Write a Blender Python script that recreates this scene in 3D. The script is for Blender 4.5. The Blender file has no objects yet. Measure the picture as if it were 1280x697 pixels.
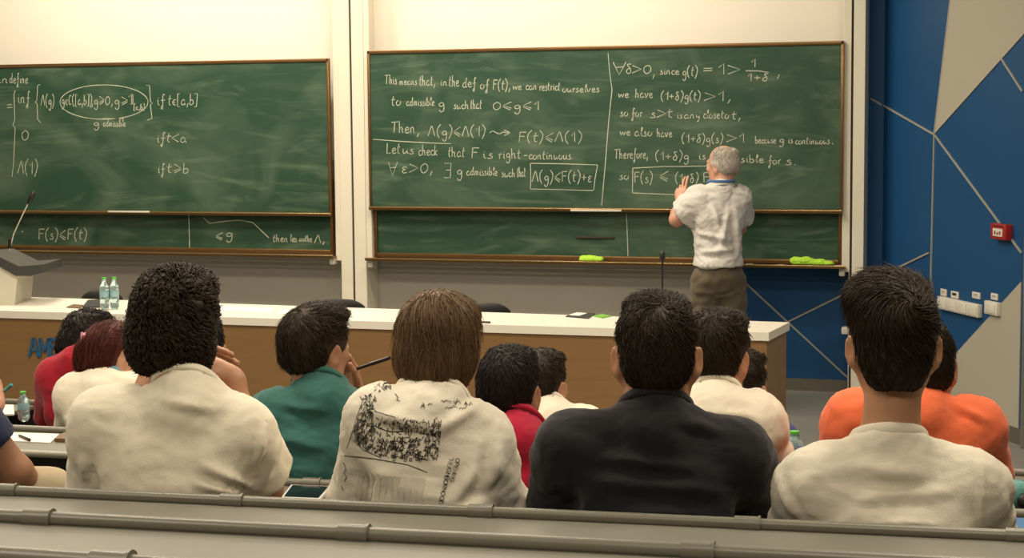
import bpy, bmesh, math, random
import numpy as np
from mathutils import Vector, Matrix
from mathutils.bvhtree import BVHTree

random.seed(7)
RNG = np.random.default_rng(11)
R_ = math.radians
SC = bpy.context.scene
COL = SC.collection

# ------------------------------------------------------------------ camera, world, lights, exposure
F = 2200.0
CAM = Vector((0.0, 0.0, 1.85))
YAW, PITCH, ROLL = R_(17.5), math.atan((348.5 - 145.0) / F), R_(0.5)
fwd = Vector((-math.sin(YAW) * math.cos(PITCH), math.cos(YAW) * math.cos(PITCH), -math.sin(PITCH)))
rgt0 = Vector((math.cos(YAW), math.sin(YAW), 0))
up0 = rgt0.cross(fwd)
rgt = rgt0 * math.cos(ROLL) - up0 * math.sin(ROLL)
upv = up0 * math.cos(ROLL) + rgt0 * math.sin(ROLL)
cd = bpy.data.cameras.new('camera')
cam = bpy.data.objects.new('camera', cd)
COL.objects.link(cam)
cam.matrix_world = Matrix(((rgt.x, upv.x, -fwd.x, CAM.x), (rgt.y, upv.y, -fwd.y, CAM.y), (rgt.z, upv.z, -fwd.z, CAM.z), (0, 0, 0, 1)))
cd.sensor_fit = 'HORIZONTAL'; cd.sensor_width = 36.0; cd.lens = F / 1280 * 36
cd.clip_start = 0.05
SC.camera = cam

SC.view_settings.view_transform = 'Standard'
SC.view_settings.look = 'None'
SC.view_settings.exposure = 0.0
SC.view_settings.gamma = 1.0
SC.view_settings.use_curve_mapping = False

wd = bpy.data.worlds.new('world'); SC.world = wd; wd.use_nodes = True
wd.node_tree.nodes['Background'].inputs[0].default_value = (1.0, 0.87, 0.68, 1)
wd.node_tree.nodes['Background'].inputs[1].default_value = 0.03

def area_light(name, loc, target, sx, sy, watts, col=(1.0, 0.87, 0.69)):
    l = bpy.data.lights.new(name, 'AREA'); l.shape = 'RECTANGLE'
    l.size = sx; l.size_y = sy; l.energy = watts; l.color = col
    o = bpy.data.objects.new(name, l); COL.objects.link(o)
    o.location = loc
    o.rotation_euler = (Vector(target) - Vector(loc)).to_track_quat('-Z', 'Y').to_euler()
    return o

# ceiling luminaires of the hall: board washers, stage downlights, audience panels
area_light('board_lamp', (-6.6, 10.35, 3.92), (-6.6, 11.7, 2.1), 2.6, 0.2, 52)
area_light('board_lamp', (-3.6, 10.35, 3.92), (-3.6, 11.7, 2.1), 2.6, 0.2, 46)
area_light('stage_lamp', (-6.2, 9.3, 3.95), (-6.2, 9.3, 0), 1.2, 0.6, 75)
area_light('stage_lamp', (-3.4, 9.3, 3.95), (-3.4, 9.3, 0), 1.2, 0.6, 75)
for lx in (-5.2, -2.6, 0.2):
    for ly in (6.6, 4.0):
        area_light('hall_lamp', (lx, ly, 3.95), (lx, ly, 0), 1.2, 0.6, 64)
for lx in (-3.0, 0.0):
    area_light('hall_lamp', (lx, 0.6, 3.95), (lx, 0.6, 0), 1.2, 0.6, 62)

# ------------------------------------------------------------------ helpers
def ray(x, y):
    return fwd + rgt * ((x - 640) / F) + upv * ((348.5 - y) / F)
def at_depth(x, y, d):
    return CAM + ray(x, y) * d
def at_z(x, y, z):
    r = ray(x, y); return CAM + r * ((z - CAM.z) / r.z)
def at_Y(x, y, Y):
    r = ray(x, y); return CAM + r * ((Y - CAM.y) / r.y)
def at_plane(x, y, p, n):
    r = ray(x, y); return CAM + r * ((p - CAM).dot(n) / r.dot(n))
def lin(*c):
    return tuple(((v / 255) / 12.92 if v <= 10 else ((v / 255 + .055) / 1.055) ** 2.4) for v in c)

def tag(o, label=None, cat=None, group=None, kind=None):
    if label: o['label'] = label
    if cat: o['category'] = cat
    if group: o['group'] = group
    if kind: o['kind'] = kind
    return o
def empty(name, loc=(0, 0, 0), rz=0, label=None, cat=None, group=None):
    o = bpy.data.objects.new(name, None); COL.objects.link(o)
    o.empty_display_size = 0.1; o.location = loc; o.rotation_euler = (0, 0, rz)
    return tag(o, label, cat, group)

class MB:
    """collects shapes into one mesh"""
    def __init__(s): s.bm = bmesh.new()
    def box(s, c, size, rot=None, bevel=0.0, seg=2):
        M = Matrix.Translation(Vector(c)) @ (rot.to_4x4() if rot is not None else Matrix()) @ Matrix.Diagonal((size[0], size[1], size[2], 1))
        r = bmesh.ops.create_cube(s.bm, size=1, matrix=M)
        if bevel:
            es = list({e for v in r['verts'] for e in v.link_edges})
            bmesh.ops.bevel(s.bm, geom=es, offset=bevel, segments=seg, profile=.5, affect='EDGES')
        return s
    def prism(s, pts, off):
        """extrude polygon pts (list of Vector) by vector off"""
        a = [s.bm.verts.new(p) for p in pts]; b = [s.bm.verts.new(Vector(p) + Vector(off)) for p in pts]
        s.bm.faces.new(a); s.bm.faces.new(b[::-1])
        n = len(a)
        for i in range(n): s.bm.faces.new((a[i], b[i], b[(i + 1) % n], a[(i + 1) % n]))
        return s
    def tube(s, path, r, seg=10, caps=True):
        path = [Vector(p) for p in path]; n = len(path)
        rr = r if isinstance(r, (list, tuple)) else [r] * n
        rings = []
        d0 = (path[1] - path[0]).normalized()
        ref = Vector((0, 0, 1)) if abs(d0.z) < .9 else Vector((1, 0, 0))
        for i, p in enumerate(path):
            d = (path[min(i + 1, n - 1)] - path[max(i - 1, 0)]).normalized()
            b = d.cross(ref); 
            if b.length < 1e-5: b = d.orthogonal()
            b.normalize(); c = b.cross(d).normalized()
            rings.append([s.bm.verts.new(p + (b * math.cos(t) + c * math.sin(t)) * rr[i]) for t in [2 * math.pi * k / seg for k in range(seg)]])
        for i in range(n - 1):
            for k in range(seg):
                s.bm.faces.new((rings[i][k], rings[i][(k + 1) % seg], rings[i + 1][(k + 1) % seg], rings[i + 1][k]))
        if caps: s.bm.faces.new(rings[0][::-1]); s.bm.faces.new(rings[-1])
        return s
    def lathe(s, prof, c=(0, 0, 0), seg=20, rot=None):
        c = Vector(c); rings = []
        for (r, z) in prof:
            ring = []
            for k in range(seg):
                t = 2 * math.pi * k / seg
                v = Vector((r * math.cos(t), r * math.sin(t), z))
                if rot is not None: v = rot @ v
                ring.append(s.bm.verts.new(c + v))
            rings.append(ring)
        for i in range(len(rings) - 1):
            for k in range(seg):
                s.bm.faces.new((rings[i][k], rings[i][(k + 1) % seg], rings[i + 1][(k + 1) % seg], rings[i + 1][k]))
        if prof[0][0] > 1e-4: s.bm.faces.new(rings[0][::-1])
        if prof[-1][0] > 1e-4: s.bm.faces.new(rings[-1])
        return s
    def build(s, name, m, parent=None, smooth=False, kind=None):
        bmesh.ops.recalc_face_normals(s.bm, faces=s.bm.faces)
        me = bpy.data.meshes.new(name); s.bm.to_mesh(me); s.bm.free()
        o = bpy.data.objects.new(name, me); COL.objects.link(o)
        if m: me.materials.append(m)
        if smooth:
            for p in me.polygons: p.use_smooth = True
            if smooth != 'all':
                me.set_sharp_from_angle(angle=R_(40))
        if parent: o.parent = parent
        if kind: o['kind'] = kind
        return o

def np_mesh(name, V, Fq, m, parent=None, smooth=True):
    me = bpy.data.meshes.new(name)
    V = np.asarray(V, dtype=np.float32); Fq = np.asarray(Fq, dtype=np.int32)
    k = Fq.shape[1]
    me.vertices.add(len(V)); me.vertices.foreach_set('co', V.ravel())
    me.loops.add(Fq.size); me.loops.foreach_set('vertex_index', Fq.ravel())
    me.polygons.add(len(Fq))
    me.polygons.foreach_set('loop_start', np.arange(0, Fq.size, k, dtype=np.int32))
    me.polygons.foreach_set('loop_total', np.full(len(Fq), k, dtype=np.int32))
    if smooth: me.polygons.foreach_set('use_smooth', np.ones(len(Fq), dtype=bool))
    me.update(calc_edges=True); me.validate()
    o = bpy.data.objects.new(name, me); COL.objects.link(o)
    if m: me.materials.append(m)
    if parent: o.parent = parent
    return o

# ------------------------------------------------------------------ materials
MATS = {}
def mat(name, col, rough=.6, metal=0.0, noise=None, bump=None, spec=.5, sheen=0, sss=0, trans=0, island=0, alpha=None):
    """noise=(scale, amount): gentle colour variation; bump=(scale, strength)"""
    if name in MATS: return MATS[name]
    m = bpy.data.materials.new(name); m.use_nodes = True; MATS[name] = m
    nt = m.node_tree; b = nt.nodes['Principled BSDF']
    b.inputs['Base Color'].default_value = (*col, 1)
    b.inputs['Roughness'].default_value = rough; b.inputs['Metallic'].default_value = metal
    b.inputs['Specular IOR Level'].default_value = spec
    if sheen: b.inputs['Sheen Weight'].default_value = sheen
    if sss:
        b.inputs['Subsurface Weight'].default_value = sss
        b.inputs['Subsurface Radius'].default_value = (.012, .004, .002); b.inputs['Subsurface Scale'].default_value = 1.0
    if trans: b.inputs['Transmission Weight'].default_value = trans; b.inputs['IOR'].default_value = 1.35
    tc = nt.nodes.new('ShaderNodeTexCoord')
    if noise:
        n = nt.nodes.new('ShaderNodeTexNoise'); n.inputs['Scale'].default_value = noise[0]; n.inputs['Detail'].default_value = 5
        nt.links.new(tc.outputs['Object'], n.inputs['Vector'])
        mx = nt.nodes.new('ShaderNodeMix'); mx.data_type = 'RGBA'
        a = noise[1]
        mx.inputs['A'].default_value = (*[c * (1 - a) for c in col], 1)
        mx.inputs['B'].default_value = (*[min(1, c * (1 + a)) for c in col], 1)
        nt.links.new(n.outputs['Fac'], mx.inputs['Factor']); nt.links.new(mx.outputs['Result'], b.inputs['Base Color'])
    if island:
        g = nt.nodes.new('ShaderNodeNewGeometry'); mx = nt.nodes.new('ShaderNodeMix'); mx.data_type = 'RGBA'
        mx.inputs['A'].default_value = (*[c * (1 - island) for c in col], 1)
        mx.inputs['B'].default_value = (*[min(1, c * (1 + island)) for c in col], 1)
        nt.links.new(g.outputs['Random Per Island'], mx.inputs['Factor']); nt.links.new(mx.outputs['Result'], b.inputs['Base Color'])
    if bump:
        n = nt.nodes.new('ShaderNodeTexNoise'); n.inputs['Scale'].default_value = bump[0]; n.inputs['Detail'].default_value = 4
        nt.links.new(tc.outputs['Object'], n.inputs['Vector'])
        bp = nt.nodes.new('ShaderNodeBump'); bp.inputs['Strength'].default_value = bump[1]; bp.inputs['Distance'].default_value = .01
        nt.links.new(n.outputs['Fac'], bp.inputs['Height']); nt.links.new(bp.outputs['Normal'], b.inputs['Normal'])
    return m

def wood_mat(name, c1, c2):
    m = mat(name, c1, .45); nt = m.node_tree; b = nt.nodes['Principled BSDF']
    tc = nt.nodes.new('ShaderNodeTexCoord'); mp = nt.nodes.new('ShaderNodeMapping'); mp.inputs['Scale'].default_value = (.7, 6, 14)
    n = nt.nodes.new('ShaderNodeTexNoise'); n.inputs['Scale'].default_value = 3; n.inputs['Detail'].default_value = 6; n.inputs['Distortion'].default_value = .6
    mx = nt.nodes.new('ShaderNodeMix'); mx.data_type = 'RGBA'
    mx.inputs['A'].default_value = (*c1, 1); mx.inputs['B'].default_value = (*c2, 1)
    nt.links.new(tc.outputs['Object'], mp.inputs['Vector']); nt.links.new(mp.outputs['Vector'], n.inputs['Vector'])
    nt.links.new(n.outputs['Fac'], mx.inputs['Factor']); nt.links.new(mx.outputs['Result'], b.inputs['Base Color'])
    return m

def board_mat(name, seed):
    """green chalkboard with wiped chalk dust: stretched, warped noise"""
    m = mat(name, (.012, .05, .026), .55, spec=.35); nt = m.node_tree; b = nt.nodes['Principled BSDF']
    N = nt.nodes.new; L = nt.links.new
    tc = N('ShaderNodeTexCoord'); mp = N('ShaderNodeMapping'); mp.inputs['Location'].default_value = (seed * 3.7, 0, seed * 1.3)
    L(tc.outputs['Object'], mp.inputs['Vector'])
    def nz(scale, sx, sz, detail, dist, rotv=0):
        mm = N('ShaderNodeMapping'); mm.inputs['Scale'].default_value = (sx, 1, sz); mm.inputs['Rotation'].default_value = (0, rotv, 0)
        n = N('ShaderNodeTexNoise'); n.inputs['Scale'].default_value = scale; n.inputs['Detail'].default_value = detail; n.inputs['Distortion'].default_value = dist
        L(mp.outputs['Vector'], mm.inputs['Vector']); L(mm.outputs['Vector'], n.inputs['Vector']); return n.outputs['Fac']
    def ramp(src, a, c):
        r = N('ShaderNodeMapRange'); r.inputs['From Min'].default_value = a; r.inputs['From Max'].default_value = c; L(src, r.inputs['Value']); return r.outputs['Result']
    def math_(op, x, y):
        k = N('ShaderNodeMath'); k.operation = op
        for i, v in enumerate((x, y)):
            if isinstance(v, (int, float)): k.inputs[i].default_value = v
            else: L(v, k.inputs[i])
        return k.outputs[0]
    clouds = ramp(nz(1.1, 1, 1.5, 3, 1.6), .44, .80)
    swipes = ramp(nz(1.5, .6, 3.2, 4, 3.2, .12), .54, .82)
    swipe2 = ramp(nz(1.3, .7, 4.0, 4, 2.4, -.5), .56, .85)
    s = math_('ADD', math_('MULTIPLY', clouds, .40), math_('ADD', math_('MULTIPLY', swipes, .40), math_('MULTIPLY', swipe2, .25)))
    mx = N('ShaderNodeMix'); mx.data_type = 'RGBA'; mx.clamp_factor = True
    mx.inputs['A'].default_value = (.019, .060, .033, 1); mx.inputs['B'].default_value = (.18, .24, .16, 1)
    L(s, mx.inputs['Factor']); L(mx.outputs['Result'], b.inputs['Base Color'])
    return m
# ------------------------------------------------------------------ single-stroke handwriting (x-height 10, ascender 20, descender -9)
GL = {}
def _g(ch, w, *strokes):
    GL[ch] = (w, [[tuple(float(q) for q in p.split(',')) for p in s.split()] for s in strokes])
_g('a', 9, '7,8 4,10 1,6 1,2 4,0 7,4 7,9', '7,9 7,3 9,0')
_g('b', 8, '1,20 1,8 1,1 4,0 7,3 6,8 3,9 1,6')
_g('c', 7, '7,8 4,10 1,6 2,1 5,0 8,2')
_g('d', 9, '7,8 4,10 1,6 1,2 4,0 7,4', '8,20 7,10 7,3 9,0')
_g('e', 8, '1,5 6,6 6,9 4,10 1,7 2,1 5,0 8,2')
_g('f', 7, '7,18 5,20 4,14 4,0 3,-8 1,-6 4,0', '1,8 7,9')
_g('g', 8, '7,8 4,10 1,7 2,3 5,3 7,8', '7,9 7,0 6,-7 3,-9 1,-5')
_g('h', 9, '1,20 1,10 1,0', '1,6 4,10 6,8 6,2 8,0')
_g('i', 4, '1,8 2,9 2,2 4,0', '2.5,13 3,14')
_g('j', 5, '3,9 3,-4 0,-8', '3,13 3.4,14')
_g('k', 8, '1,20 1,0', '7,10 2,5 7,0')
_g('l', 4, '1,6 4,16 3,20 2,14 2,3 4,0')
_g('m', 12, '1,9 1,0', '1,6 4,10 5,6 5,0', '5,6 8,10 9,6 9,2 11,0')
_g('n', 9, '1,9 1,0', '1,6 4,10 6,7 6,2 8,0')
_g('o', 8, '4,10 1,7 1,2 4,0 7,3 7,8 4,10 6,9 8,8')
_g('p', 8, '1,9 1,-9', '1,6 4,10 7,7 6,1 3,0 1,2')
_g('r', 6, '1,9 2,5 2,0', '2,6 4,10 6,9')
_g('s', 6, '5,9 3,10 2,7 5,4 5,1 2,0 0,1')
_g('t', 6, '3,18 2,10 2,2 5,0', '0,11 6,12')
_g('u', 9, '1,10 1,3 3,0 6,4 7,10', '7,10 7,3 9,0')
_g('v', 8, '0,10 3,0 7,10')
_g('w', 11, '0,10 2,1 5,8 8,1 10,10')
_g('x', 7, '0,10 6,0', '6,10 0,0')
_g('y', 8, '1,10 2,4 5,4 7,10', '7,10 6,-4 3,-8')
_g('T', 12, '0,18 12,19', '6,19 5,0')
_g('L', 9, '2,19 1,0 8,1')
_g('F', 9, '1,19 1,0', '1,19 9,19', '1,11 7,11')
_g('C', 9, '8,17 4,19 1,10 3,1 8,2')
_g('Λ', 11, '0,0 5,19 6,19 10,0')
_g('∀', 10, '0,19 5,0 10,19', '2,11 8,12')
_g('∃', 9, '0,19 8,19 8,0 0,0', '2,10 8,10')
_g('ε', 7, '6,9 3,11 1,8 4,6 1,4 2,0 6,1')
_g('δ', 8, '7,18 3,18 3,15 6,9 6,2 3,0 1,4 3,9 5,9')
_g('∈', 8, '7,10 3,9 1,5 3,1 7,0', '1,5 6,5')
_g('0', 9, '5,17 1,12 1,4 4,0 8,5 8,13 5,17')
_g('1', 7, '1,12 5,19 5,0')
_g('𝟙', 8, '0,13 4,19 4,0', '6,18 6,0 2,0')
_g('≤', 11, '10,17 1,9 10,3', '1,6 9,-1')
_g('≥', 11, '1,17 10,10 1,4', '10,7 2,0')
_g('>', 11, '0,16 10,9 0,1')
_g('<', 11, '10,16 0,9 10,1')
_g('=', 11, '0,11 10,11.5', '0,6 10,6.5')
_g('+', 9, '4,13 4,3', '0,8 8,8')
_g('(', 6, '5,22 1,14 1,4 4,-4')
_g(')', 6, '1,22 5,14 4,4 1,-5')
_g('[', 6, '5,21 1,21 1,-3 5,-3')
_g(']', 6, '0,21 5,21 4,-3 0,-3')
_g('{', 7, '6,24 3,22 3,12 0,9 3,6 3,-5 6,-7')
_g('}', 7, '0,24 3,22 3,12 6,9 3,6 3,-5 0,-7')
_g(',', 4, '3,3 1,-5')
_g('.', 4, '1,1 1.8,0')
_g('-', 7, '0,6 6,6')
_g('~', 20, '0,7 3,10 6,7 9,5 12,8 17,7', '13,12 18,7 13,2')
_g('/', 6, '5,20 0,-2')
_g('•', 4, '0,6 1.5,7 1.5,5.5 0,6')
SHARP = set('TLFΛ∀∃≤≥><=+[]-1𝟙')

def smooth_poly(pts, n=5):
    if len(pts) < 3: return pts
    P = [np.array(p) for p in pts]; P = [2 * P[0] - P[1]] + P + [2 * P[-1] - P[-2]]
    out = []
    for i in range(1, len(P) - 2):
        for k in range(n):
            t = k / n
            out.append(.5 * ((2 * P[i]) + (P[i + 1] - P[i - 1]) * t + (2 * P[i - 1] - 5 * P[i] + 4 * P[i + 1] - P[i + 2]) * t * t + (3 * P[i] - P[i - 1] - 3 * P[i + 1] + P[i + 2]) * t ** 3))
    out.append(P[-2]); return [tuple(p) for p in out]

def text_strokes(txt, x0, x1, base, xh, slope=0.0, rnd=random.Random(3)):
    """polylines in picture-like units (x right, y down) for one word or formula"""
    adv = 0; items = []
    for ch in txt:
        if ch == ' ': adv += 6; continue
        w, st = GL[ch]; items.append((adv, ch, st)); adv += w + 1.5
    k = (x1 - x0) / max(adv - 1.5, 1e-6); s = xh / 10.0
    out = []
    for a, ch, st in items:
        jy = rnd.uniform(-.5, .5); sl = rnd.uniform(-.02, .06)
        for p in st:
            q = p if ch in SHARP else smooth_poly(p)
            out.append([(x0 + (a + X + sl * Y) * k, base + slope * (a * k) - (Y + jy) * s) for X, Y in q])
    return out

def ribbons(polys, to3d, normal, width, name, m, parent, jitter=.25):
    """flat strokes lying on a surface; to3d maps a stroke point to a world/local point"""
    V, Fq = [], []
    for poly in polys:
        P = [to3d(*p) for p in poly]
        if len(P) < 2: continue
        base = len(V); n = len(P)
        for i, p in enumerate(P):
            d = (P[min(i + 1, n - 1)] - P[max(i - 1, 0)])
            if d.length < 1e-7: d = Vector((1, 0, 0))
            nn = normal(p) if callable(normal) else normal
            b = d.normalized().cross(nn).normalized() * width * .5 * random.uniform(1 - jitter, 1 + jitter)
            V.append(tuple(p + b)); V.append(tuple(p - b))
        for i in range(n - 1):
            j = base + 2 * i; Fq.append((j, j + 1, j + 3, j + 2))
    return np_mesh(name, V, Fq, m, parent, smooth=False)
# ------------------------------------------------------------------ the room shell
YW = 11.75                       # board wall
YF = 11.54                       # pillar fronts and board plane
ZC = 4.0
m_upper = mat('cream_wall_paint', (.80, .75, .65), .8, noise=(1.2, .03))
m_grey = mat('grey_lower_wall', (.42, .395, .345), .8, noise=(1.5, .04))
m_blue = mat('blue_wall_panel', (.005, .058, .165), .55, noise=(3, .06), spec=.3)
m_white = mat('white_wall_panel', (.36, .34, .275), .75, noise=(2, .03))
m_joint = mat('panel_joint', (.30, .29, .25), .6)
m_pillar = mat('pillar_paint', (.70, .66, .54), .7, noise=(1, .02))
m_base = mat('baseboard_grey', (.10, .09, .07), .6)
m_floor = mat('grey_vinyl_floor', (.20, .195, .175), .45, noise=(6, .1))
m_ceil = mat('ceiling_tile_paint', (.72, .68, .60), .9)
m_dark = mat('groove_and_shadow_dark', (.05, .04, .03), .8)  # pillar grooves, and the handle's shadow strip on the right board
m_trim = mat('grey_metal_trim', (.16, .15, .12), .5)
def struct(name, mb, m):
    return tag(mb.build(name, m), kind='structure')

corner = at_Y(1103, 300, YW); corner.z = 0
zf = 0.0
pend = at_z(1277, 556, 0.0)                      # foot of the splayed wall at the picture's right
sdir = (pend - corner); sdir.z = 0; sdir.normalize()
snor = Vector((-sdir.y, sdir.x, 0))
if snor.dot(CAM - corner) < 0: snor = -snor
struct('floor', MB().box((-3.5, 4.5, -.1), (15, 15.2, .2)), m_floor)
struct('ceiling', MB().box((-3.5, 4.5, ZC + .1), (15, 15.2, .2)), m_ceil)
xg = at_Y(897, 345, YW).x                        # where the grey wall ends and the blue panelling begins
zt = at_Y(640, 200, YW).z                        # grey below, cream above; the change is hidden behind the boards
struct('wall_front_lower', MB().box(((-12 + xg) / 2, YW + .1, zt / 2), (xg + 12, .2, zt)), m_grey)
wb = MB().box(((xg + corner.x) / 2 + .02, YW + .1, zt / 2), (corner.x - xg + .04, .2, zt))
xp = at_Y(1070, 200, YF).x
struct('wall_front', MB().box(((-12 + xp) / 2, YW + .1, (zt + ZC) / 2), (xp + 12, .2, ZC - zt)), m_upper)
wb.box(((xp + corner.x) / 2 + .02, YW + .099, (zt + ZC) / 2), (corner.x - xp + .04, .2, ZC - zt))
struct('wall_front_blue', wb, m_blue)
# splayed blue wall
L = 2.45
far = corner + sdir * L
wr = MB().prism([corner, far, far - snor * .2, corner - snor * .2], (0, 0, ZC))
struct('wall_right', wr, m_blue)
sp0 = corner + snor * .001
def S(x, y, off=.006): return at_plane(x, y, corner + snor * off, snor)
def poly_on(pts, name, m, th=.006):
    q = [S(*p, off=th) for p in pts]
    return struct(name, MB().prism(q, -snor * (th + .004)), m)
ztop = ZC - .01
def upto(x0, y0, x1, y1, z):                     # continue an edge up to height z on the splayed wall
    a, b = S(x0, y0), S(x1, y1); t = (z - a.z) / (b.z - a.z); return a + (b - a) * t
n0 = S(1167, 168)
eL = upto(1167, 168, 1187, 0, ztop)
eR = S(1167, 168) + (S(1280, 42) - S(1167, 168)) * 1.6
def prism_pts(q, name, m, th=.006):
    return struct(name, MB().prism(q, -snor * (th + .004)), m)
prism_pts([n0, eR, Vector((eR.x, eR.y, ztop)), eL], 'wall_right_white_triangle', m_white)
bl = S(1090, 552); bl.z = .09
c1, c2 = S(1195, 441), S(1276, 352)
sd = c1 + (c1 - c2) * ((c1.z - .09) / (c2.z - c1.z))
e1 = c1 + (c2 - c1) * 1.0
edge = S(1277, 300)
prism_pts([sd, Vector((edge.x, edge.y, .09)), Vector((edge.x, edge.y, e1.z)), e1], 'wall_right_white_panel', m_white)
def joint(p, q, nor, name='trim_1', w=.011):
    d = (q - p).normalized(); b = d.cross(nor).normalized() * w * .5
    struct(name, MB().prism([p - b, q - b, q + b, p + b], -nor * .012), m_joint)
J = lambda a, b, nm: joint(S(*a, off=.008), S(*b, off=.008), snor, nm)
J((1104, 132), (1167, 168), 'trim_1'); J((1167, 168), (1160, 470), 'trim_2'); J((1167, 168), (1276, 316), 'trim_3')
J((1250, 72), (1277, 114), 'trim_4'); J((1160, 316), (1104, 343), 'trim_5')
J((1167, 168), (1187, 2), 'trim_6')
def B(x, y, off=.008): return at_Y(x, y, YW - off)
fn = Vector((0, -1, 0))
joint(B(915, 338), B(1062, 474), fn, 'trim_7'); joint(B(985, 402), B(1101, 345), fn, 'trim_8')
joint(B(1088, 123), B(1102, 131), fn, 'trim_9')
# corner post at the picture's right edge and the hall beyond
fx = far
struct('trim_10', MB().box((edge.x + .06, edge.y - .05, ZC / 2), (.09, .16, ZC), bevel=.006), m_trim)
struct('wall_right_rear', MB().prism([far, Vector((3.9, 5.5, 0)), Vector((4.1, 5.6, 0)), far + Vector((.2, .1, 0))], (0, 0, ZC)), m_white)
struct('wall_right_side', MB().box((4.0, 1.2, ZC / 2), (.2, 8.8, ZC)), m_white)
struct('wall_rear', MB().box((-3.5, -3.1, ZC / 2), (15, .2, ZC)), m_white)
struct('wall_left', MB().box((-10.9, 4.5, ZC / 2), (.2, 15.2, ZC)), m_upper)
struct('baseboard_front', MB().box(((-10.8 + corner.x) / 2, YW - .008, .04), (corner.x + 10.8, .016, .08)), m_base)
bb = [corner + snor * .014, far + snor * .014, far, corner]
struct('baseboard_right', MB().prism(bb, (0, 0, .09)), m_base)

# pillars between and beside the boards: box with a groove, guide strips down to the trays
def pillar(x0, x1, xc, name, gx0=None, gx1=None, zg=.95):
    a, b, g = at_Y(x0, 350, YF).x, at_Y(x1, 350, YF).x, at_Y(xc, 350, YF).x
    mb = MB()
    mb.box(((a + g) / 2 - .004, (YF + YW) / 2, ZC / 2), (g - a - .008, YW - YF, ZC), bevel=.003)
    mb.box(((b + g) / 2 + .004, (YF + YW) / 2, ZC / 2), (b - g - .008, YW - YF, ZC), bevel=.003)
    o = struct(name, mb, m_pillar)
    mb = MB().box((g, (YF + YW) / 2 + .006, ZC / 2), (.03, YW - YF - .012, ZC))
    struct(name.replace('wall_pillar', 'trim_groove'), mb, m_dark)
    return a, b
pa = pillar(427, 458.5, 442.5, 'wall_pillar_middle')
pb = pillar(1061, 1079, 1063, 'wall_pillar_right')
zb = at_Y(440, 326, YF).z
mb = MB(); gx = at_Y(417.5, 200, YF).x
mb.box(((gx + pa[0]) / 2, YF + .05, (zb + ZC) / 2), (pa[0] - gx, .09, ZC - zb), bevel=.003)
gx2 = at_Y(463, 200, YF).x
mb.box(((gx2 + pa[1]) / 2, YF + .05, (zb + ZC) / 2), (gx2 - pa[1], .09, ZC - zb), bevel=.003)
struct('trim_guide_middle', mb, m_pillar)
gx3 = at_Y(1053, 200, YF).x; zb3 = at_Y(1056, 340, YF).z
struct('trim_guide_right', MB().box(((gx3 + pb[0]) / 2, YF + .05, (zb3 + ZC) / 2), (pb[0] - gx3, .09, ZC - zb3), bevel=.003), m_pillar)

# raised row floors of the tiered seating are built with the benches
# ------------------------------------------------------------------ blackboards with their writing
m_frame = mat('bronze_board_frame', (.22, .125, .048), .32, metal=.75, noise=(9, .15))
m_brass = mat('brass_edge', (.55, .38, .17), .25, metal=.9)
m_tray = mat('tray_metal', (.42, .36, .26), .35, metal=.6)
m_chalk = mat('chalk', (.47, .49, .38), .95, noise=(60, .35))
m_bracket = mat('white_bracket', (.6, .57, .48), .5)
PANELS = {}
def blackboard(x0, x1, yt, yr, yb, xm, label, seed, handles_and_shadow=()):
    """x0,x1 picture columns of the ends; yt, yr, yb rows of top edge, sliding rail and tray at column xm"""
    A, Bx = at_Y(x0, yr, YF).x, at_Y(x1, yr, YF).x
    zt_, zr_, zb_ = at_Y(xm, yt, YF).z, at_Y(xm, yr, YF).z, at_Y(xm, yb, YF).z
    cx = (A + Bx) / 2; w = Bx - A
    root = empty('blackboard', (cx, YF, zb_), 0, label, 'blackboard')
    bm_ = board_mat('chalkboard_green_%d' % seed, seed)
    ly = lambda Y: Y - YF
    h1 = zt_ - zr_
    # front sliding panel
    fp = MB().box((0, -.005, (zt_ + zr_) / 2 - zb_), (w - .03, .022, h1 - .02)).build('front_panel', bm_, root)
    f = MB()
    f.box((0, -.008, zt_ - zb_ - .011), (w, .034, .024), bevel=.003)
    for sx in (-1, 1): f.box((sx * (w / 2 - .008), -.008, (zt_ + zr_) / 2 - zb_), (.018, .034, h1), bevel=.003)
    f.build('panel_frame', m_frame, root, smooth=True)
    r = MB(); r.box((0, -.016, zr_ - zb_), (w, .05, .026), bevel=.005)
    r.build('sliding_rail', m_frame, root, smooth=True)
    MB().box((0, -.044, zr_ - zb_ + .006), (w, .006, .008), bevel=.002).build('rail_edge', m_brass, root, smooth=True)
    # rear panel behind, seen as the strip under the rail; its top is hidden by the front panel
    hz = zr_ - zb_ + .25
    rp = MB().box((0, .055, .02 + hz / 2), (w - .06, .02, hz)).build('rear_panel', bm_, root); PANELS[root.name] = (fp, rp)
    f = MB()
    f.box((0, .05, .03), (w - .04, .04, .03), bevel=.004)
    for sx in (-1, 1): f.box((sx * (w / 2 - .022), .05, hz / 2), (.02, .04, hz), bevel=.003)
    f.build('rear_frame', m_frame, root, smooth=True)
    t = MB(); t.box((0, -.01, .0), (w + .05, .11, .012), bevel=.004); t.box((0, -.062, .007), (w + .05, .008, .02), bevel=.002)
    t.build('chalk_tray', m_frame, root, smooth=True)
    MB().box((0, -.068, .011), (w + .05, .006, .010), bevel=.002).build('tray_edge', m_brass, root, smooth=True)
    for sx in (-1, 1):
        MB().box((sx * (w / 2 - .0), .02, -.03), (.035, .1, .05), bevel=.004).build('tray_bracket', m_bracket, root)
    for (hx0, hx1, hy, Yh, mm, nm) in handles_and_shadow:
        p0, p1 = at_Y(hx0, hy, Yh), at_Y(hx1, hy, Yh)
        MB().box(((p0.x + p1.x) / 2 - cx, Yh - YF, (p0.z + p1.z) / 2 - zb_), (p1.x - p0.x, .014, .014), bevel=.004).build(nm, mm, root, smooth=True)
    return root, zr_
LB_X = -330
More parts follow.
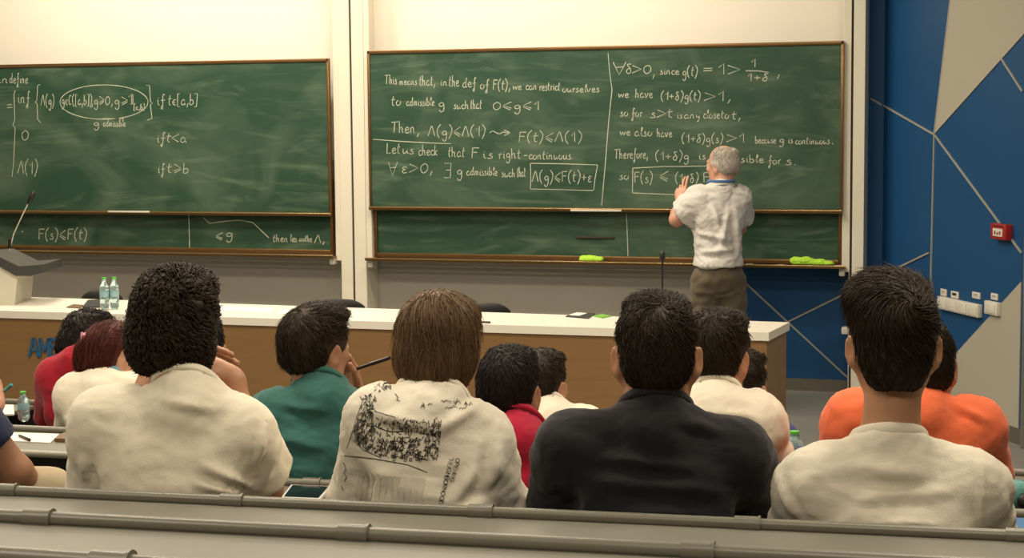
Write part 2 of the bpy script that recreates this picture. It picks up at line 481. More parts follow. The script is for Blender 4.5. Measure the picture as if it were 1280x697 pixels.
lboard, lz = blackboard(LB_X, 415.5, 77, 266, 317, 210, 'left green blackboard, cut by the picture edge, with a wide oval in its writing', 2, [(135, 187, 264.5, YF - .05, m_bracket, 'rail_handle')])
rboard, rz_ = blackboard(463.5, 1053.5, 57.5, 262, 329, 760, 'right green blackboard with a chalk line down its middle, behind the lecturer', 1, [(713, 777, 263, YF - .05, m_bracket, 'rail_handle'), (719, 768, 296.5, YF + .038, m_dark, 'handle_shadow_strip')])  # the dark rear bar is a handle's cast shadow, modelled as a box

def write(board, words, width=.0051, Yp=None, extra=()):
    """words: (text, x0, x1, baseline row, x-height) in picture units, laid on the board plane; each word and each ruled stroke is a part"""
    Yp = Yp if Yp is not None else YF - .0175
    inv = Vector(board.location)
    todo = [('chalk_word', text_strokes(*w)) for w in words] + [('chalk_stroke', [list(e)]) for e in extra]
    for nm, polys in todo:
        ribbons(polys, lambda x, y: at_Y(x, y, Yp) - inv, Vector((0, -1, 0)), width, nm, m_chalk, PANELS[board.name][0 if Yp < YF else 1])
def oval(cx, cy, rx, ry, a0=0, a1=360, n=40):
    return [(cx + rx * math.cos(R_(a0 + (a1 - a0) * i / n)), cy + ry * math.sin(R_(a0 + (a1 - a0) * i / n))) for i in range(n + 1)]
# right board, left column
write(rboard, [('This', 481, 496, 105, 6), ('means', 499, 521, 106, 4.6), ('that,', 524, 544, 107, 6.5), ('in', 550, 559, 107, 5), ('the', 561, 574, 108, 7), ('def', 578, 595, 109, 6), ('of', 600, 611, 111, 6), ('F(t),', 616, 638, 112, 6.3), ('we', 641, 652, 112, 4.5), ('can', 657, 671, 112, 5), ('restrict', 674, 700, 113, 5.5), ('ourselves', 703, 749, 115, 4.8)])
write(rboard, [('to', 489, 501, 132, 6.5), ('admissible', 508, 543, 132, 5.2), ('g', 548, 556, 134, 6), ('such', 567, 586, 136, 5.2), ('that', 588, 602, 136, 6), ('0≤g≤1', 616, 675, 137, 5.6)])
write(rboard, [('Then', 489, 519, 166, 7.2), (',', 520, 525, 168, 6), ('Λ(g)≤Λ(1)', 535, 607, 170, 6.6), ('~', 612, 640, 171, 7), ('F(t)≤Λ(1)', 648, 728, 177, 6.4)], extra=[[(466, 174), (500, 176.5), (535, 178.5), (564, 179.5)]])
write(rboard, [('Let', 483, 500, 192, 6.8), ('us', 503, 517, 192, 6), ('check', 523, 547, 194, 6.5), ('that', 560, 581, 196, 6.6), ('F', 589, 598, 198, 6.8), ('is', 603, 616, 198, 6), ('right', 623, 651, 198, 6.3), ('-', 655, 660, 197, 5), ('continuous.', 661, 717, 199, 5.6)])
write(rboard, [('∀', 485, 496, 220, 9), ('ε>0,', 502, 541, 216, 7), ('∃', 555, 564, 222, 9.5), ('g', 571, 578, 219, 6.8), ('admissible', 583, 622, 219, 5.2), ('such', 627, 644, 221, 5.2), ('that', 646, 657, 221, 6.2), ('Λ(g)≤F(t)+ε', 665, 740, 227, 6.8)], extra=[[(663, 204), (700, 204.5), (747, 206)], [(663, 204), (663.5, 220), (663, 236)], [(747, 206), (744, 222), (742, 238)], [(663, 236), (705, 237), (741, 238)]])
write(rboard, [], extra=[[(760, 66), (762, 90), (765, 112), (761, 150), (757, 200), (752, 257)]])
# right board, right column
write(rboard, [('∀', 766, 782, 94, 8.5), ('δ', 782, 790, 92, 6.5), ('>0', 790, 814, 92, 6.2), (',', 815, 819, 95, 7), ('since', 825, 849, 93, 4.8), ('g(t)', 853, 872, 95, 6.2), ('=', 879, 891, 92, 6), ('1>', 897, 927, 93, 7.2), ('1', 938, 946, 84, 5.4), ('1+δ', 934, 960, 101, 5.0), (',', 971, 975, 95, 7)], extra=[[(932, 88.5), (948, 88.6), (961, 90.5)]])
write(rboard, [('we', 773, 786, 122, 5), ('have', 794, 816, 122, 5.6), ('(1+δ)g(t)', 826, 876, 125, 5.6), ('>1,', 880, 914, 126, 6.5)])
write(rboard, [('so', 775, 785, 145, 5.2), ('for', 789, 803, 146, 5.6), ('s>t', 813, 841, 147, 6.2), ('is', 846, 853, 148, 4.4), ('any', 855, 875, 148, 4.8), ('close', 879, 900, 148, 5.4), ('to', 901, 911, 148, 5.4), ('t,', 915, 926, 149, 5.4)])
write(rboard, [('we', 775, 788, 169, 5), ('also', 793, 815, 170, 5.6), ('have', 821, 840, 171, 5.4), ('(1+δ)g(s)', 852, 904, 178, 5.6), ('>1', 908, 932, 178, 6), ('because', 944, 970, 179, 4.6), ('g', 974, 980, 179, 5), ('is', 985, 991, 179, 4.6), ('continuous', 994, 1037, 180, 4.6)], extra=[[(1040, 179), (1041.5, 180)]])
write(rboard, [('Therefore,', 768, 810, 198, 6.2), ('(1+δ)g', 819, 861, 200, 5.8), ('is', 873, 882, 199, 4.8), ('admissible', 888, 955, 203, 5.0), ('for', 960, 976, 205, 5.4), ('s.', 982, 997, 206, 6)])
write(rboard, [('so', 774, 786, 224, 5.2), ('F(s)', 793, 816, 228, 6.8), ('≤', 824, 836, 226, 7), ('(1+δ)', 844, 873, 228, 6), ('F(t)', 879, 914, 228, 6.4)], extra=[[(791, 210), (830, 208), (917, 207)], [(791, 210), (790.5, 241)], [(790.5, 241), (840, 243), (917, 242)], [(917, 207), (917, 242)]])
write(rboard, [], .006, YF + .0435, [[(783, 267), (784, 290), (785, 320)]])
# left board
write(lboard, [('can', -14, 10, 104, 5.6), ('define', 12, 35, 104, 6.2)])
write(lboard, [('inf', 22, 37, 129, 7.5), ('Λ(g)', 51, 68, 132, 6.8), ('g∈C([a,b])', 77, 115, 131, 6.2), (',g≥0,', 114, 141, 131, 6.2), ('g≥', 143, 160, 131, 6), ('𝟙', 161, 168, 130, 6.8), ('[a,b]', 167, 181, 137, 3.6), ('if', 196, 206, 131, 6.6), ('t∈[a,b]', 210, 247, 131, 6.8)],
      extra=[[(9, 131), (15, 130.5)], [(9, 134.5), (15.5, 134)], [(19, 113), (17.5, 118), (18.5, 150), (16, 156), (19, 160), (17.5, 190), (17, 203), (15, 221)], [(50, 105.5), (47, 107), (46, 126), (44, 127.5), (46.5, 130), (47, 149), (51, 153)], [(183, 106.5), (187, 107), (188, 127), (190.5, 128.5), (188, 131), (190, 148), (184, 150)], oval(130, 127.5, 55, 21.5), [(128, 148), (155, 148)]])
write(lboard, [('g', 117, 124, 158, 5), ('admissible', 129, 157, 158, 4.6), ('0', 27, 36, 175, 7.2), ('if', 196, 206, 178, 6.2), ('t<a', 208, 233, 178, 6.4)])
write(lboard, [('Λ(1)', 22, 47, 217, 8.2), ('if', 197, 206, 216, 6), ('t≥b', 209, 236, 216, 6.4)])
write(lboard, [('F(s)≤F(t)', 48, 109, 299, 6.8)], .0065, YF + .0435, [[(236, 268), (237, 312)], [(27, 289), (29, 289.5)]])
write(lboard, [('≤', 269, 279, 299, 5), ('g', 282, 291, 297, 6), ('then', 341, 360, 302, 4.6), ('lies', 363, 371, 302, 4.6), ('mothe', 374, 390, 302, 4.2), ('Λ,', 393, 406, 303, 5)], .0065, YF + .0435, [[(254, 272), (262, 279), (285, 276), (300, 275), (316, 278), (336, 297)]])

# wiping cloths lying on the trays
m_cloth = mat('lime_cloth', (.42, .72, .05), .9, bump=(90, .5))
# ------------------------------------------------------------------ lecturer's long desk, lectern, chairs
m_top = mat('white_desk_laminate', (.80, .76, .66), .35)
m_wood = wood_mat('oak_veneer', (.265, .15, .057), (.195, .106, .038))
m_letters = mat('blue_sign_letters', (.02, .10, .22), .5)
m_black = mat('black_plastic', (.012, .012, .013), .4)
m_blackfab = mat('black_upholstery', (.014, .013, .013), .75, bump=(120, .2))
m_steel = mat('dark_steel', (.06, .06, .06), .35, metal=.8)
m_paper = mat('white_paper', (.78, .74, .64), .8)
ZT = .77
fr, frb = at_z(961, 415.5, ZT), at_z(987, 402.5, ZT)
fl = at_z(0, 388, ZT); bl_ = at_z(54, 371.5, ZT)
fdir = (fl - fr).normalized()
fl2 = fr + fdir * 6.3
bl2 = frb + (bl_ - frb).normalized() * 6.3
desk = empty('lecture_desk', ((fr + fl2) / 2 * 1.0).to_tuple()[:2] + (0,), 0, 'long oak-fronted lecture desk with a white top, in front of the blackboards', 'desk')
dl = Vector(desk.location)
V0 = lambda p: Vector((p.x - dl.x, p.y - dl.y, 0))
quad = [V0(fr), V0(fl2), V0(bl2), V0(frb)]
o = MB().prism([q + Vector((0, 0, ZT - .042)) for q in quad], (0, 0, .042)).build('desk_top', m_top, desk)
inn = Vector((fdir.y, -fdir.x, 0));  inn = inn if inn.y > 0 else -inn
def inset(p, a, b): return p + fdir * a + inn * b
ff, fb = inset(V0(fr), .012, .012), inset(V0(fl2), -.01, .012)
MB().prism([ff, fb, fb + inn * .025, ff + inn * .025], (0, 0, ZT - .043)).build('front_panel', m_wood, desk)
e2 = V0(frb) + (V0(fr) - V0(frb)).normalized() * .02 + fdir * .012
n2 = fdir * .025
MB().prism([ff + inn * .026, e2, e2 + n2, ff + inn * .026 + n2], (0, 0, ZT - .043)).build('side_panel', m_wood, desk)
MB().prism([fb + inn * .026, fb + inn * .60, fb + inn * .60 - n2, fb + inn * .026 - n2], (0, 0, ZT - .043)).build('side_panel', m_wood, desk)
# raised blue lettering on the front
f_pl = V0(fr) + inn * .012 + dl
nrm = -inn
def on_front(x, y): return at_plane(x, y, f_pl + nrm * .004, nrm) - dl
LET = {'A': [[(0, 0), (4, 20), (6, 20), (10, 0)], [(2, 7), (8, 7)]], 'M': [[(0, 0), (0, 20), (5, 6), (10, 20), (10, 0)]],
       'B': [[(0, 0), (0, 20), (6, 19), (8, 15), (6, 11), (0, 11)], [(6, 11), (9, 8), (9, 3), (6, 0), (0, 0)]]}
for ch, x0, x1 in (('A', 37, 48), ('M', 50.5, 61), ('B', 64, 74), ('A', 77, 88)):
    mb = MB()
    for st in LET[ch]:
        P = [on_front(x0 + (x1 - x0) * X / 10, 444.5 - Y * 1.05) for X, Y in st]
        for i in range(len(P) - 1):
            a, b = P[i], P[i + 1]; d = (b - a).normalized(); w = d.cross(nrm) * .0075
            a2, b2 = a - d * .005, b + d * .005
            mb.prism([a2 - w, b2 - w, b2 + w, a2 + w], nrm * .006)
    mb.build('sign_letter', m_letters, desk)

# chairs behind the desk: upholstered shell on a swivel base
m_ = None
def swivel_chair(px, py_top, depth, wpx, label):
    p = at_depth(px, py_top, depth)
    r = empty('desk_chair', (p.x, p.y, 0), YAW, label, 'chair', 'black chairs behind the lecture desk')
    w = wpx / F * depth; ht = p.z
    bm_ = bmesh.new(); nx, nz = 14, 10; g = []
    for j in range(nz + 1):
        row = []
        t = j / nz
        for i in range(nx + 1):
            u = i / nx * 2 - 1
            hz = ht - .42 * (1 - t) - .05 * abs(u) ** 3 * t
            ww = w * .5 * (1 - .12 * (1 - t)) * (1.0 if t < .9 else 1 - .0)
            row.append(bm_.verts.new((u * ww, -.12 * (abs(u) ** 2) * -1 * .5 + .0, hz)))
        g.append(row)
    for j in range(nz):
        for i in range(nx): bm_.faces.new((g[j][i], g[j][i + 1], g[j + 1][i + 1], g[j + 1][i]))
    mb = MB(); mb.bm.free(); mb.bm = bm_
    o = mb.build('backrest', m_blackfab, r, smooth='all')
    so = o.modifiers.new('thick', 'SOLIDIFY'); so.thickness = .05; so.offset = 0
    sb = o.modifiers.new('soft', 'SUBSURF'); sb.levels = 1; sb.render_levels = 1
    MB().box((0, .22, .46), (w * .95, .46, .08), bevel=.03, seg=3).build('seat', m_blackfab, r, smooth=True)
    MB().tube([(0, .02, .44), (0, -.03, .52), (0, -.035, .62)], .02).build('back_support', m_steel, r, smooth=True)
    MB().tube([(0, .2, .42), (0, .2, .1)], .028).build('column', m_steel, r, smooth=True)
    for k in range(5):
        a = 2 * math.pi * k / 5 + .3
        ba = MB().tube([(0, .2, .1), (.26 * math.cos(a), .2 + .26 * math.sin(a), .075)], [.022, .014]).build('base_arm', m_steel, r, smooth=True)
        MB().lathe([(.0, -.012), (.03, -.012), (.03, .012), (0, .012)], (.26 * math.cos(a), .2 + .26 * math.sin(a), .03), 14, Matrix.Rotation(math.pi / 2, 3, 'X') ).build('caster', m_black, ba)
    return r
swivel_chair(125, 361.5, 10.75, 50, 'black chair behind the desk, its back rising by the pair of water bottles')
swivel_chair(424, 373, 10.15, 62, 'black chair behind the desk, its back in front of the middle pillar')
swivel_chair(612, 378, 9.85, 50, 'black chair behind the desk, nearest the middle of the right blackboard')

# lectern at the far left of the desk with its dark slanted top and thin microphone
m_lect = mat('cream_lectern', (.62, .58, .47), .5)
m_ltop = mat('grey_lectern_top', (.05, .05, .045), .45)
lp = at_z(-6, 381, ZT)
lect = empty('lectern', lp, YAW, 'cream lectern with a dark grey sloping top on the left end of the long desk', 'lectern')
s_ = (at_z(0, 378, ZT) - CAM).dot(fwd) / F          # metres per picture unit at the lectern
def LX(x, y): return ((x + 6) * s_, (381 - y) * s_)
def side(pts, y0, y1, name, m):
    P = [Vector((LX(x, y)[0], y0, max(LX(x, y)[1], 0.0))) for x, y in pts]
    return MB().prism(P, (0, y1 - y0, 0)).build(name, m, lect)
side([(-60, 381), (18, 381), (23, 342), (-10, 322), (-60, 322)], 0, .36, 'lectern_body', m_lect)
side([(-62, 321), (-5, 317.5), (26, 333), (56, 331), (56, 341), (40, 345), (22, 345), (-8, 327), (-62, 327)], -.02, .40, 'lectern_top', m_ltop)
gm = [Vector((LX(x, y)[0], .2, LX(x, y)[1])) for x, y in ((2, 317), (4, 310), (8, 296), (18, 276), (27, 259))]
mic = empty('gooseneck_microphone', lp + Matrix.Rotation(YAW, 3, 'Z') @ Vector((gm[0].x, .2, gm[0].z - .02)), YAW, 'thin gooseneck microphone leaning from the lectern top, in front of the left board', 'microphone')
q0 = gm[0] + Vector((0, 0, -.02))
MB().tube([p - q0 for p in gm], .0034, 8).build('stem', m_lect, mic, smooth=True)
MB().tube([gm[0] - q0 + Vector((0, 0, .016)), gm[0] - q0 + Vector((.005, 0, .07))], .011, 10).build('base', m_black, mic, smooth=True)
tip = gm[-1] - q0; td = (gm[-1] - gm[-2]).normalized()
MB().tube([tip, tip + td * .02, tip + td * .07, tip + td * .085], [.006, .016, .016, .006], 12).build('head', m_black, mic, smooth=True)
# desk microphone by the lecturer
mp = at_z(828, 405, ZT)
mic2 = empty('desk_microphone', mp, YAW, 'straight black microphone standing on the desk in front of the lecturer', 'microphone')
dm = (mp - CAM).dot(fwd); hz = 92 * dm / F
MB().lathe([(.0, 0), (.06, 0), (.06, .012), (.04, .022), (.0, .026)], (0, 0, 0), 20).build('base', m_black, mic2, smooth=True)
MB().tube([(0, 0, .02), (0, 0, hz - .05)], .0048, 8).build('stem', m_black, mic2, smooth=True)
MB().lathe([(.0, 0), (.01, .004), (.0145, .02), (.0145, .04), (.008, .052), (0, .055)], (0, 0, hz - .055), 14).build('head', m_black, mic2, smooth=True)

# ------------------------------------------------------------------ tiered benches
m_rail = mat('bench_rail_paint', (.145, .137, .103), .38, noise=(30, .06))
m_bench = mat('bench_panel_laminate', (.15, .143, .112), .45, noise=(4, .05))
m_tab = mat('bench_tablet_laminate', (.155, .148, .116), .5, noise=(5, .04))
m_edge = mat('tablet_edge', (.30, .285, .23), .4)
m_bdark = mat('bench_back_dark', (.022, .022, .024), .6); m_seat = mat('seat_shell', (.10, .11, .13), .5)
BENCH = []
def bench(a_px, b_px, z, floor, sleeves, label, x0=None, x1=None, spacing=.51, rr=.0125, tab=.26, tab_drop=.016, step_depth=.9):
    """rail centre runs through two picture points at height z; x0,x1 extend it along its own direction (metres from a)"""
    A, Bp = at_z(*a_px, z), at_z(*b_px, z)
    d = (Bp - A).normalized(); nback = Vector((d.y, -d.x, 0))     # towards the camera
    if nback.dot(CAM - A) < 0: nback = -nback
    ang = math.atan2(d.y, d.x)
    x0 = 0 if x0 is None else x0; x1 = (Bp - A).length if x1 is None else x1
    org = Vector((A.x, A.y, floor))
    r = empty('lecture_bench', org, ang, label, 'bench', 'tiered lecture benches')
    h = z - floor; xm, w = (x0 + x1) / 2, x1 - x0
    tr = MB().tube([(x0, 0, h), (x1, 0, h)], rr, 16).build('top_rail', m_rail, r, smooth=True)
    for s in sleeves:
        sl = MB(); sl.tube([(s - .024, 0, h), (s + .021, 0, h), (s + .021, 0, h), (s + .025, 0, h)], [rr + .0032, rr + .0032, rr + .005, rr + .005], 18)
        sl.build('rail_sleeve', m_rail, tr, smooth=True)
        MB().box((s, .016, h - .19), (.03, .014, .36), bevel=.003).build('back_support', m_bench, r)
    rot = Matrix.Rotation(R_(-6), 3, 'X')
    MB().box((xm, .01, h - .24), (w - .02, .016, .42), rot=rot, bevel=.004).build('back_panel', m_bdark, r, smooth=True)
    # writing tablet on the camera's side: top plus light rounded nose
    wt_ = MB().box((xm, -tab / 2 + .002, h - tab_drop), (w, tab + .02, .018), bevel=.005).build('writing_tablet', m_tab, r, smooth=True)
    MB().tube([(x0, -tab - .012, h - tab_drop), (x1, -tab - .012, h - tab_drop)], .011, 12).build('tablet_edge', m_edge, wt_, smooth=True)
    n = int(w / spacing)
    for k in range(n):
        cx = sleeves[0] + spacing * (k + .5) if sleeves else x0 + spacing * (k + .5)
        while cx > x1: cx -= w
        if cx < x0 + .2 or cx > x1 - .2: continue
        MB().box((cx, .27, .335), (.43, .36, .035), bevel=.015, seg=3).build('seat', m_seat, r, smooth=True)
    for s in [x0 + .04, (x0 + x1) / 2, x1 - .04]:
        MB().box((s, .04, .17), (.03, .10, .34), bevel=.004).build('leg', m_steel, r)
    BENCH.append((r, h, tab, tab_drop))
    return r
def px_to_s(a_px, b_px, z, xs, y_of):
    A, Bp = at_z(*a_px, z), at_z(*b_px, z); d = (Bp - A).normalized(); out = []
    for x in xs:
        p = at_z(x, y_of(x), z); out.append((p - A).dot(d))
    return out
# row under the four nearest students
a1, b1, z1 = (0, 613), (1270, 670), 1.08
b_near = bench(a1, b1, z1, .26, px_to_s(a1, b1, z1, (8, 290, 601, 934, 1274), lambda x: 613 + .045 * x), 'bench behind the four nearest students, with the lower pair of grey rail joints', -1.0, 2.9)
a0, b0, z0 = (0, 645), (890, 690), 1.213
b_front = bench(a0, b0, z0, .39, px_to_s(a0, b0, z0, (48, 442, 872), lambda x: 645 + .051 * x), 'nearest full bench rail, running across the bottom of the picture', -.9, 2.4, tab=.22)
am, bm_px, zm = (140, 704), (640, 736), 1.345
b_cam = bench(am, bm_px, zm, .52, [px_to_s(am, bm_px, zm, (140,), lambda x: 704)[0], .51 + px_to_s(am, bm_px, zm, (140,), lambda x: 704)[0]], 'bench nearest the camera, only one rail joint showing at the bottom left', -.9, 1.9, tab=.2)
a2, b2, z2 = (390, 604), (1260, 641), .89
b_second = bench(a2, b2, z2, .08, [0.0, .55, 1.1, 1.65], 'second bench from the nearest, seen between the curly-haired student and the printed shirt', -.62, 2.6)
a3, b3, z3 = (50, 536.5), (1260, 590), .82
b_third = bench(a3, b3, z3, 0.0, [-.5, .5, 1.0, 1.5, 2.0, 2.5], 'third bench with papers on its ledge at the left edge', -1.2, 4.0, tab=.30)
a4, b4, z4 = (-200, 492), (300, 515), .74
b_fourth = bench(a4, b4, z4, 0.0, px_to_s(a4, b4, z4, (-150, 0), lambda x: 501.2 + .046 * x), 'front bench with a small water bottle on its ledge at the left edge', -.6, px_to_s(a4, b4, z4, (45,), lambda x: 503.3)[0], tab=.45)
# stepped floor under the rear rows
yaxis = Vector((-math.sin(b_near.rotation_euler.z), math.cos(b_near.rotation_euler.z), 0))
def riser(bn, front, depth, h):
    o = Vector(bn.location); d = Vector((math.cos(bn.rotation_euler.z), math.sin(bn.rotation_euler.z), 0)); f = Vector((-d.y, d.x, 0))
    p = [o + d * -3.0 + f * front, o + d * 4.0 + f * front, o + d * 4.0 + f * (front - depth), o + d * -3.0 + f * (front - depth)]
    struct('floor_step', MB().prism([Vector((q.x, q.y, .001)) for q in p], (0, 0, h - .001)), m_floor)
riser(b_second, .72, 1.0, .08); riser(b_near, .70, 1.0, .26); riser(b_front, .66, 1.0, .39); riser(b_cam, .60, 2.4, .52)
# ------------------------------------------------------------------ smooth-union bodies: rounded cones and ellipsoids polygonised with surface nets
def A3(v): return np.array(tuple(v), dtype=np.float32)
class Cap:
    def __init__(s, a, b, ra, rb=None, k=.03, op='add', flat=None):
        s.a, s.b, s.ra, s.rb, s.k, s.op, s.flat = A3(a), A3(b), ra, ra if rb is None else rb, k, op, flat
        r = max(s.ra, s.rb); s.lo = np.minimum(s.a, s.b) - r; s.hi = np.maximum(s.a, s.b) + r
    def ev(s, P):
        d = s.b - s.a; t = np.clip(((P - s.a) @ d) / max(float(d @ d), 1e-9), 0, 1)
        q = P - s.a - t[..., None] * d
        v = np.sqrt((q * q).sum(-1)) - (s.ra + (s.rb - s.ra) * t)
        if s.flat is not None:                      # flat end at b
            n = d / np.linalg.norm(d); v = np.maximum(v, (P - s.b) @ n)
        return v
class Ell:
    def __init__(s, c, r, R=None, k=.03, op='add'):
        s.c, s.r, s.k, s.op = A3(c), A3(r), k, op
        s.R = np.array(R, dtype=np.float32) if R is not None else None
        e = float(max(s.r)) if R is not None else s.r
        s.lo, s.hi = s.c - e, s.c + e
    def ev(s, P):
        q = P - s.c
        if s.R is not None: q = q @ s.R             # world -> local (columns of R are the local axes)
        k0 = np.sqrt(((q / s.r) ** 2).sum(-1)); k1 = np.sqrt(((q / (s.r * s.r)) ** 2).sum(-1))
        return k0 * (k0 - 1) / np.maximum(k1, 1e-6)
class Half:
    """cuts away the side the normal points to"""
    def __init__(s, p, n, k=.004): s.p, s.n, s.k, s.op = A3(p), A3(n) / np.linalg.norm(A3(n)), k, 'cut'
    def ev(s, P): return (P - s.p) @ s.n
def smin(a, b, k):
    h = np.maximum(k - np.abs(a - b), 0) / k
    return np.minimum(a, b) - h * h * k * .25
def field(prims, h, lo=None, hi=None):
    adds = [p for p in prims if p.op == 'add']
    if lo is None:
        lo = np.min([p.lo for p in adds], 0) - 3 * h; hi = np.max([p.hi for p in adds], 0) + 3 * h
    n = np.ceil((hi - lo) / h).astype(int) + 1
    Fd = np.full(n, 1.0, dtype=np.float32)
    ax = [lo[i] + h * np.arange(n[i], dtype=np.float32) for i in range(3)]
    for p in prims:
        if p.op == 'cut':
            P = np.stack(np.meshgrid(*ax, indexing='ij'), -1)
            Fd = -smin(-Fd, -p.ev(P), p.k); continue
        m = max(p.k, .02) + 2 * h
        i0 = np.clip(np.floor((p.lo - m - lo) / h).astype(int), 0, n); i1 = np.clip(np.ceil((p.hi + m - lo) / h).astype(int) + 1, 0, n)
        if (i1 <= i0).any(): continue
        sl = tuple(slice(i0[i], i1[i]) for i in range(3))
        P = np.stack(np.meshgrid(*[ax[i][sl[i]] for i in range(3)], indexing='ij'), -1)
        v = p.ev(P)
        Fd[sl] = smin(Fd[sl], v, p.k) if p.op == 'add' else -smin(-Fd[sl], v, p.k)
    return Fd, lo, h
def surface(Fd, lo, h):
    ins = Fd < 0
    c = np.zeros(tuple(np.array(Fd.shape) - 1), dtype=np.int8)
    for dx in (0, 1):
        for dy in (0, 1):
            for dz in (0, 1):
                c += ins[dx:Fd.shape[0] - 1 + dx, dy:Fd.shape[1] - 1 + dy, dz:Fd.shape[2] - 1 + dz]
    idx = np.argwhere((c > 0) & (c < 8))
    ids = np.full(c.shape, -1, dtype=np.int64); ids[tuple(idx.T)] = np.arange(len(idx))
    acc = np.zeros((len(idx), 3)); cnt = np.zeros(len(idx))
    for ax_ in range(3):
        o1, o2 = [a for a in range(3) if a != ax_]
        for u in (0, 1):
            for v in (0, 1):
                off = np.zeros(3, dtype=int); off[o1] = u; off[o2] = v
                a = idx + off; b = a.copy(); b[:, ax_] += 1
                fa, fb = Fd[tuple(a.T)], Fd[tuple(b.T)]
                m = (fa < 0) != (fb < 0)
                t = np.where(m, fa / np.where(m, fa - fb, 1), 0)
                p = a.astype(float); p[:, ax_] += t
                acc[m] += p[m]; cnt[m] += 1
    V = acc / cnt[:, None] * h + lo
    quads = []
    for ax_ in range(3):
        o1, o2 = [(1, 2), (2, 0), (0, 1)][ax_]
        sl0 = [slice(None)] * 3; sl1 = [slice(None)] * 3
        sl0[ax_] = slice(0, -1); sl1[ax_] = slice(1, None)
        a, b = ins[tuple(sl0)], ins[tuple(sl1)]
        e = np.argwhere(a != b)
        e = e[(e[:, o1] > 0) & (e[:, o2] > 0) & (e[:, o1] < c.shape[o1]) & (e[:, o2] < c.shape[o2])]
        s0 = a[tuple(e.T)]
        def cell(u, v):
            q = e.copy(); q[:, o1] -= u; q[:, o2] -= v; return ids[tuple(q.T)]
        Q = np.stack([cell(1, 1), cell(0, 1), cell(0, 0), cell(1, 0)], 1)
        Q[~s0] = Q[~s0][:, ::-1]
        quads.append(Q)
    Q = np.concatenate(quads); Q = Q[(Q >= 0).all(1)]
    return V, Q
def sample(Fd, lo, h, P):
    q = np.clip((P - lo) / h, 0, np.array(Fd.shape) - 1.001); i = q.astype(int); f = q - i
    out = 0
    for dx in (0, 1):
        for dy in (0, 1):
            for dz in (0, 1):
                w = (f[:, 0] if dx else 1 - f[:, 0]) * (f[:, 1] if dy else 1 - f[:, 1]) * (f[:, 2] if dz else 1 - f[:, 2])
                out = out + w * Fd[i[:, 0] + dx, i[:, 1] + dy, i[:, 2] + dz]
    return out
def grad(Fd, lo, h, P):
    g = np.stack([sample(Fd, lo, h, P + np.eye(3)[i] * h) - sample(Fd, lo, h, P - np.eye(3)[i] * h) for i in range(3)], 1)
    return g / np.maximum(np.linalg.norm(g, axis=1, keepdims=True), 1e-6)
_dirs = RNG.normal(size=(24, 3)); _dirs /= np.linalg.norm(_dirs, axis=1, keepdims=True); _ph = RNG.uniform(0, 6.28, 24)
def wob(P, scale, seed=0, n=8):
    """cheap smooth noise in [-1,1]"""
    out = 0; P = P + .35 * scale * np.sin(P[:, [1, 2, 0]] * 5.1 / scale + seed)
    for i in range(n):
        j = (i + seed * 5) % 24
        out = out + np.sin((P @ _dirs[j]) * 6.283 / (scale * (.7 + .6 * ((i * 7) % 5) / 5)) + _ph[(j + seed) % 24])
    return out / n * 1.6
def rot_xyz(pitch, roll, yaw):
    return np.array(Matrix.Rotation(R_(yaw), 3, 'Z') @ Matrix.Rotation(R_(pitch), 3, 'X') @ Matrix.Rotation(R_(roll), 3, 'Y'))

def head_prims(c, R, s=1.0, face=True, ear_out=0.0, chin=1.0):
    c = A3(c); T = lambda x, y, z: c + R @ (np.array((x, y, z)) * s)
    P = [Ell(T(0, -.012, .030), np.array((.074, .094, .083)) * s, R, k=.02),
         Ell(T(0, -.05, -.005), np.array((.060, .055, .062)) * s, R, k=.03),
         Ell(T(0, .032, -.035), np.array((.060, .062, .078)) * s, R, k=.03),
         Cap(T(0, .060, -.098), T(0, .066, -.090), .026 * s, k=.03)]
    for x in (-1, 1):
        P.append(Cap(T(x * .048, .0, -.062), T(x * .02, .062, -.100), .020 * s, .018 * s, k=.03))
        P.append(Ell(T(x * .034, .072, -.022), np.array((.022, .018, .018)) * s, R, k=.02))
    if face:
        P += [Cap(T(0, .090, .004), T(0, .108, -.036), .009 * s, .013 * s, k=.014), Cap(T(-.032, .080, .022), T(.032, .080, .022), .013 * s, k=.014)]
        for x in (-1, 1):
            P.append(Ell(T(x * .012, .099, -.040), np.array((.009, .010, .008)) * s, R, k=.006))
            P.append(Ell(T(x * .031, .097, .003), np.array((.016, .014, .011)) * s, R, k=.010, op='sub'))
            P.append(Ell(T(x * .031, .083, .003), np.array((.012, .012, .012)) * s, R, k=.004))
        P += [Ell(T(0, .094, -.062), np.array((.022, .010, .006)) * s, R, k=.005), Ell(T(0, .092, -.073), np.array((.020, .011, .007)) * s, R, k=.005)]
    for x in (-1, 1):
        Re = R @ rot_xyz(-8, 0, -x * (24 + ear_out))
        e = T(x * (.078 + .0003 * ear_out), -.014, -.013)
        P += [Ell(e, np.array((.009, .020, .034)) * s, Re, k=.008),
              Ell(e + Re @ np.array((x * .008, .001, .004)) * s, np.array((.006, .011, .020)) * s, Re, k=.006, op='sub'),
              Ell(T(x * .073, -.006, -.044), np.array((.008, .010, .012)) * s, Re, k=.010)]
    return P

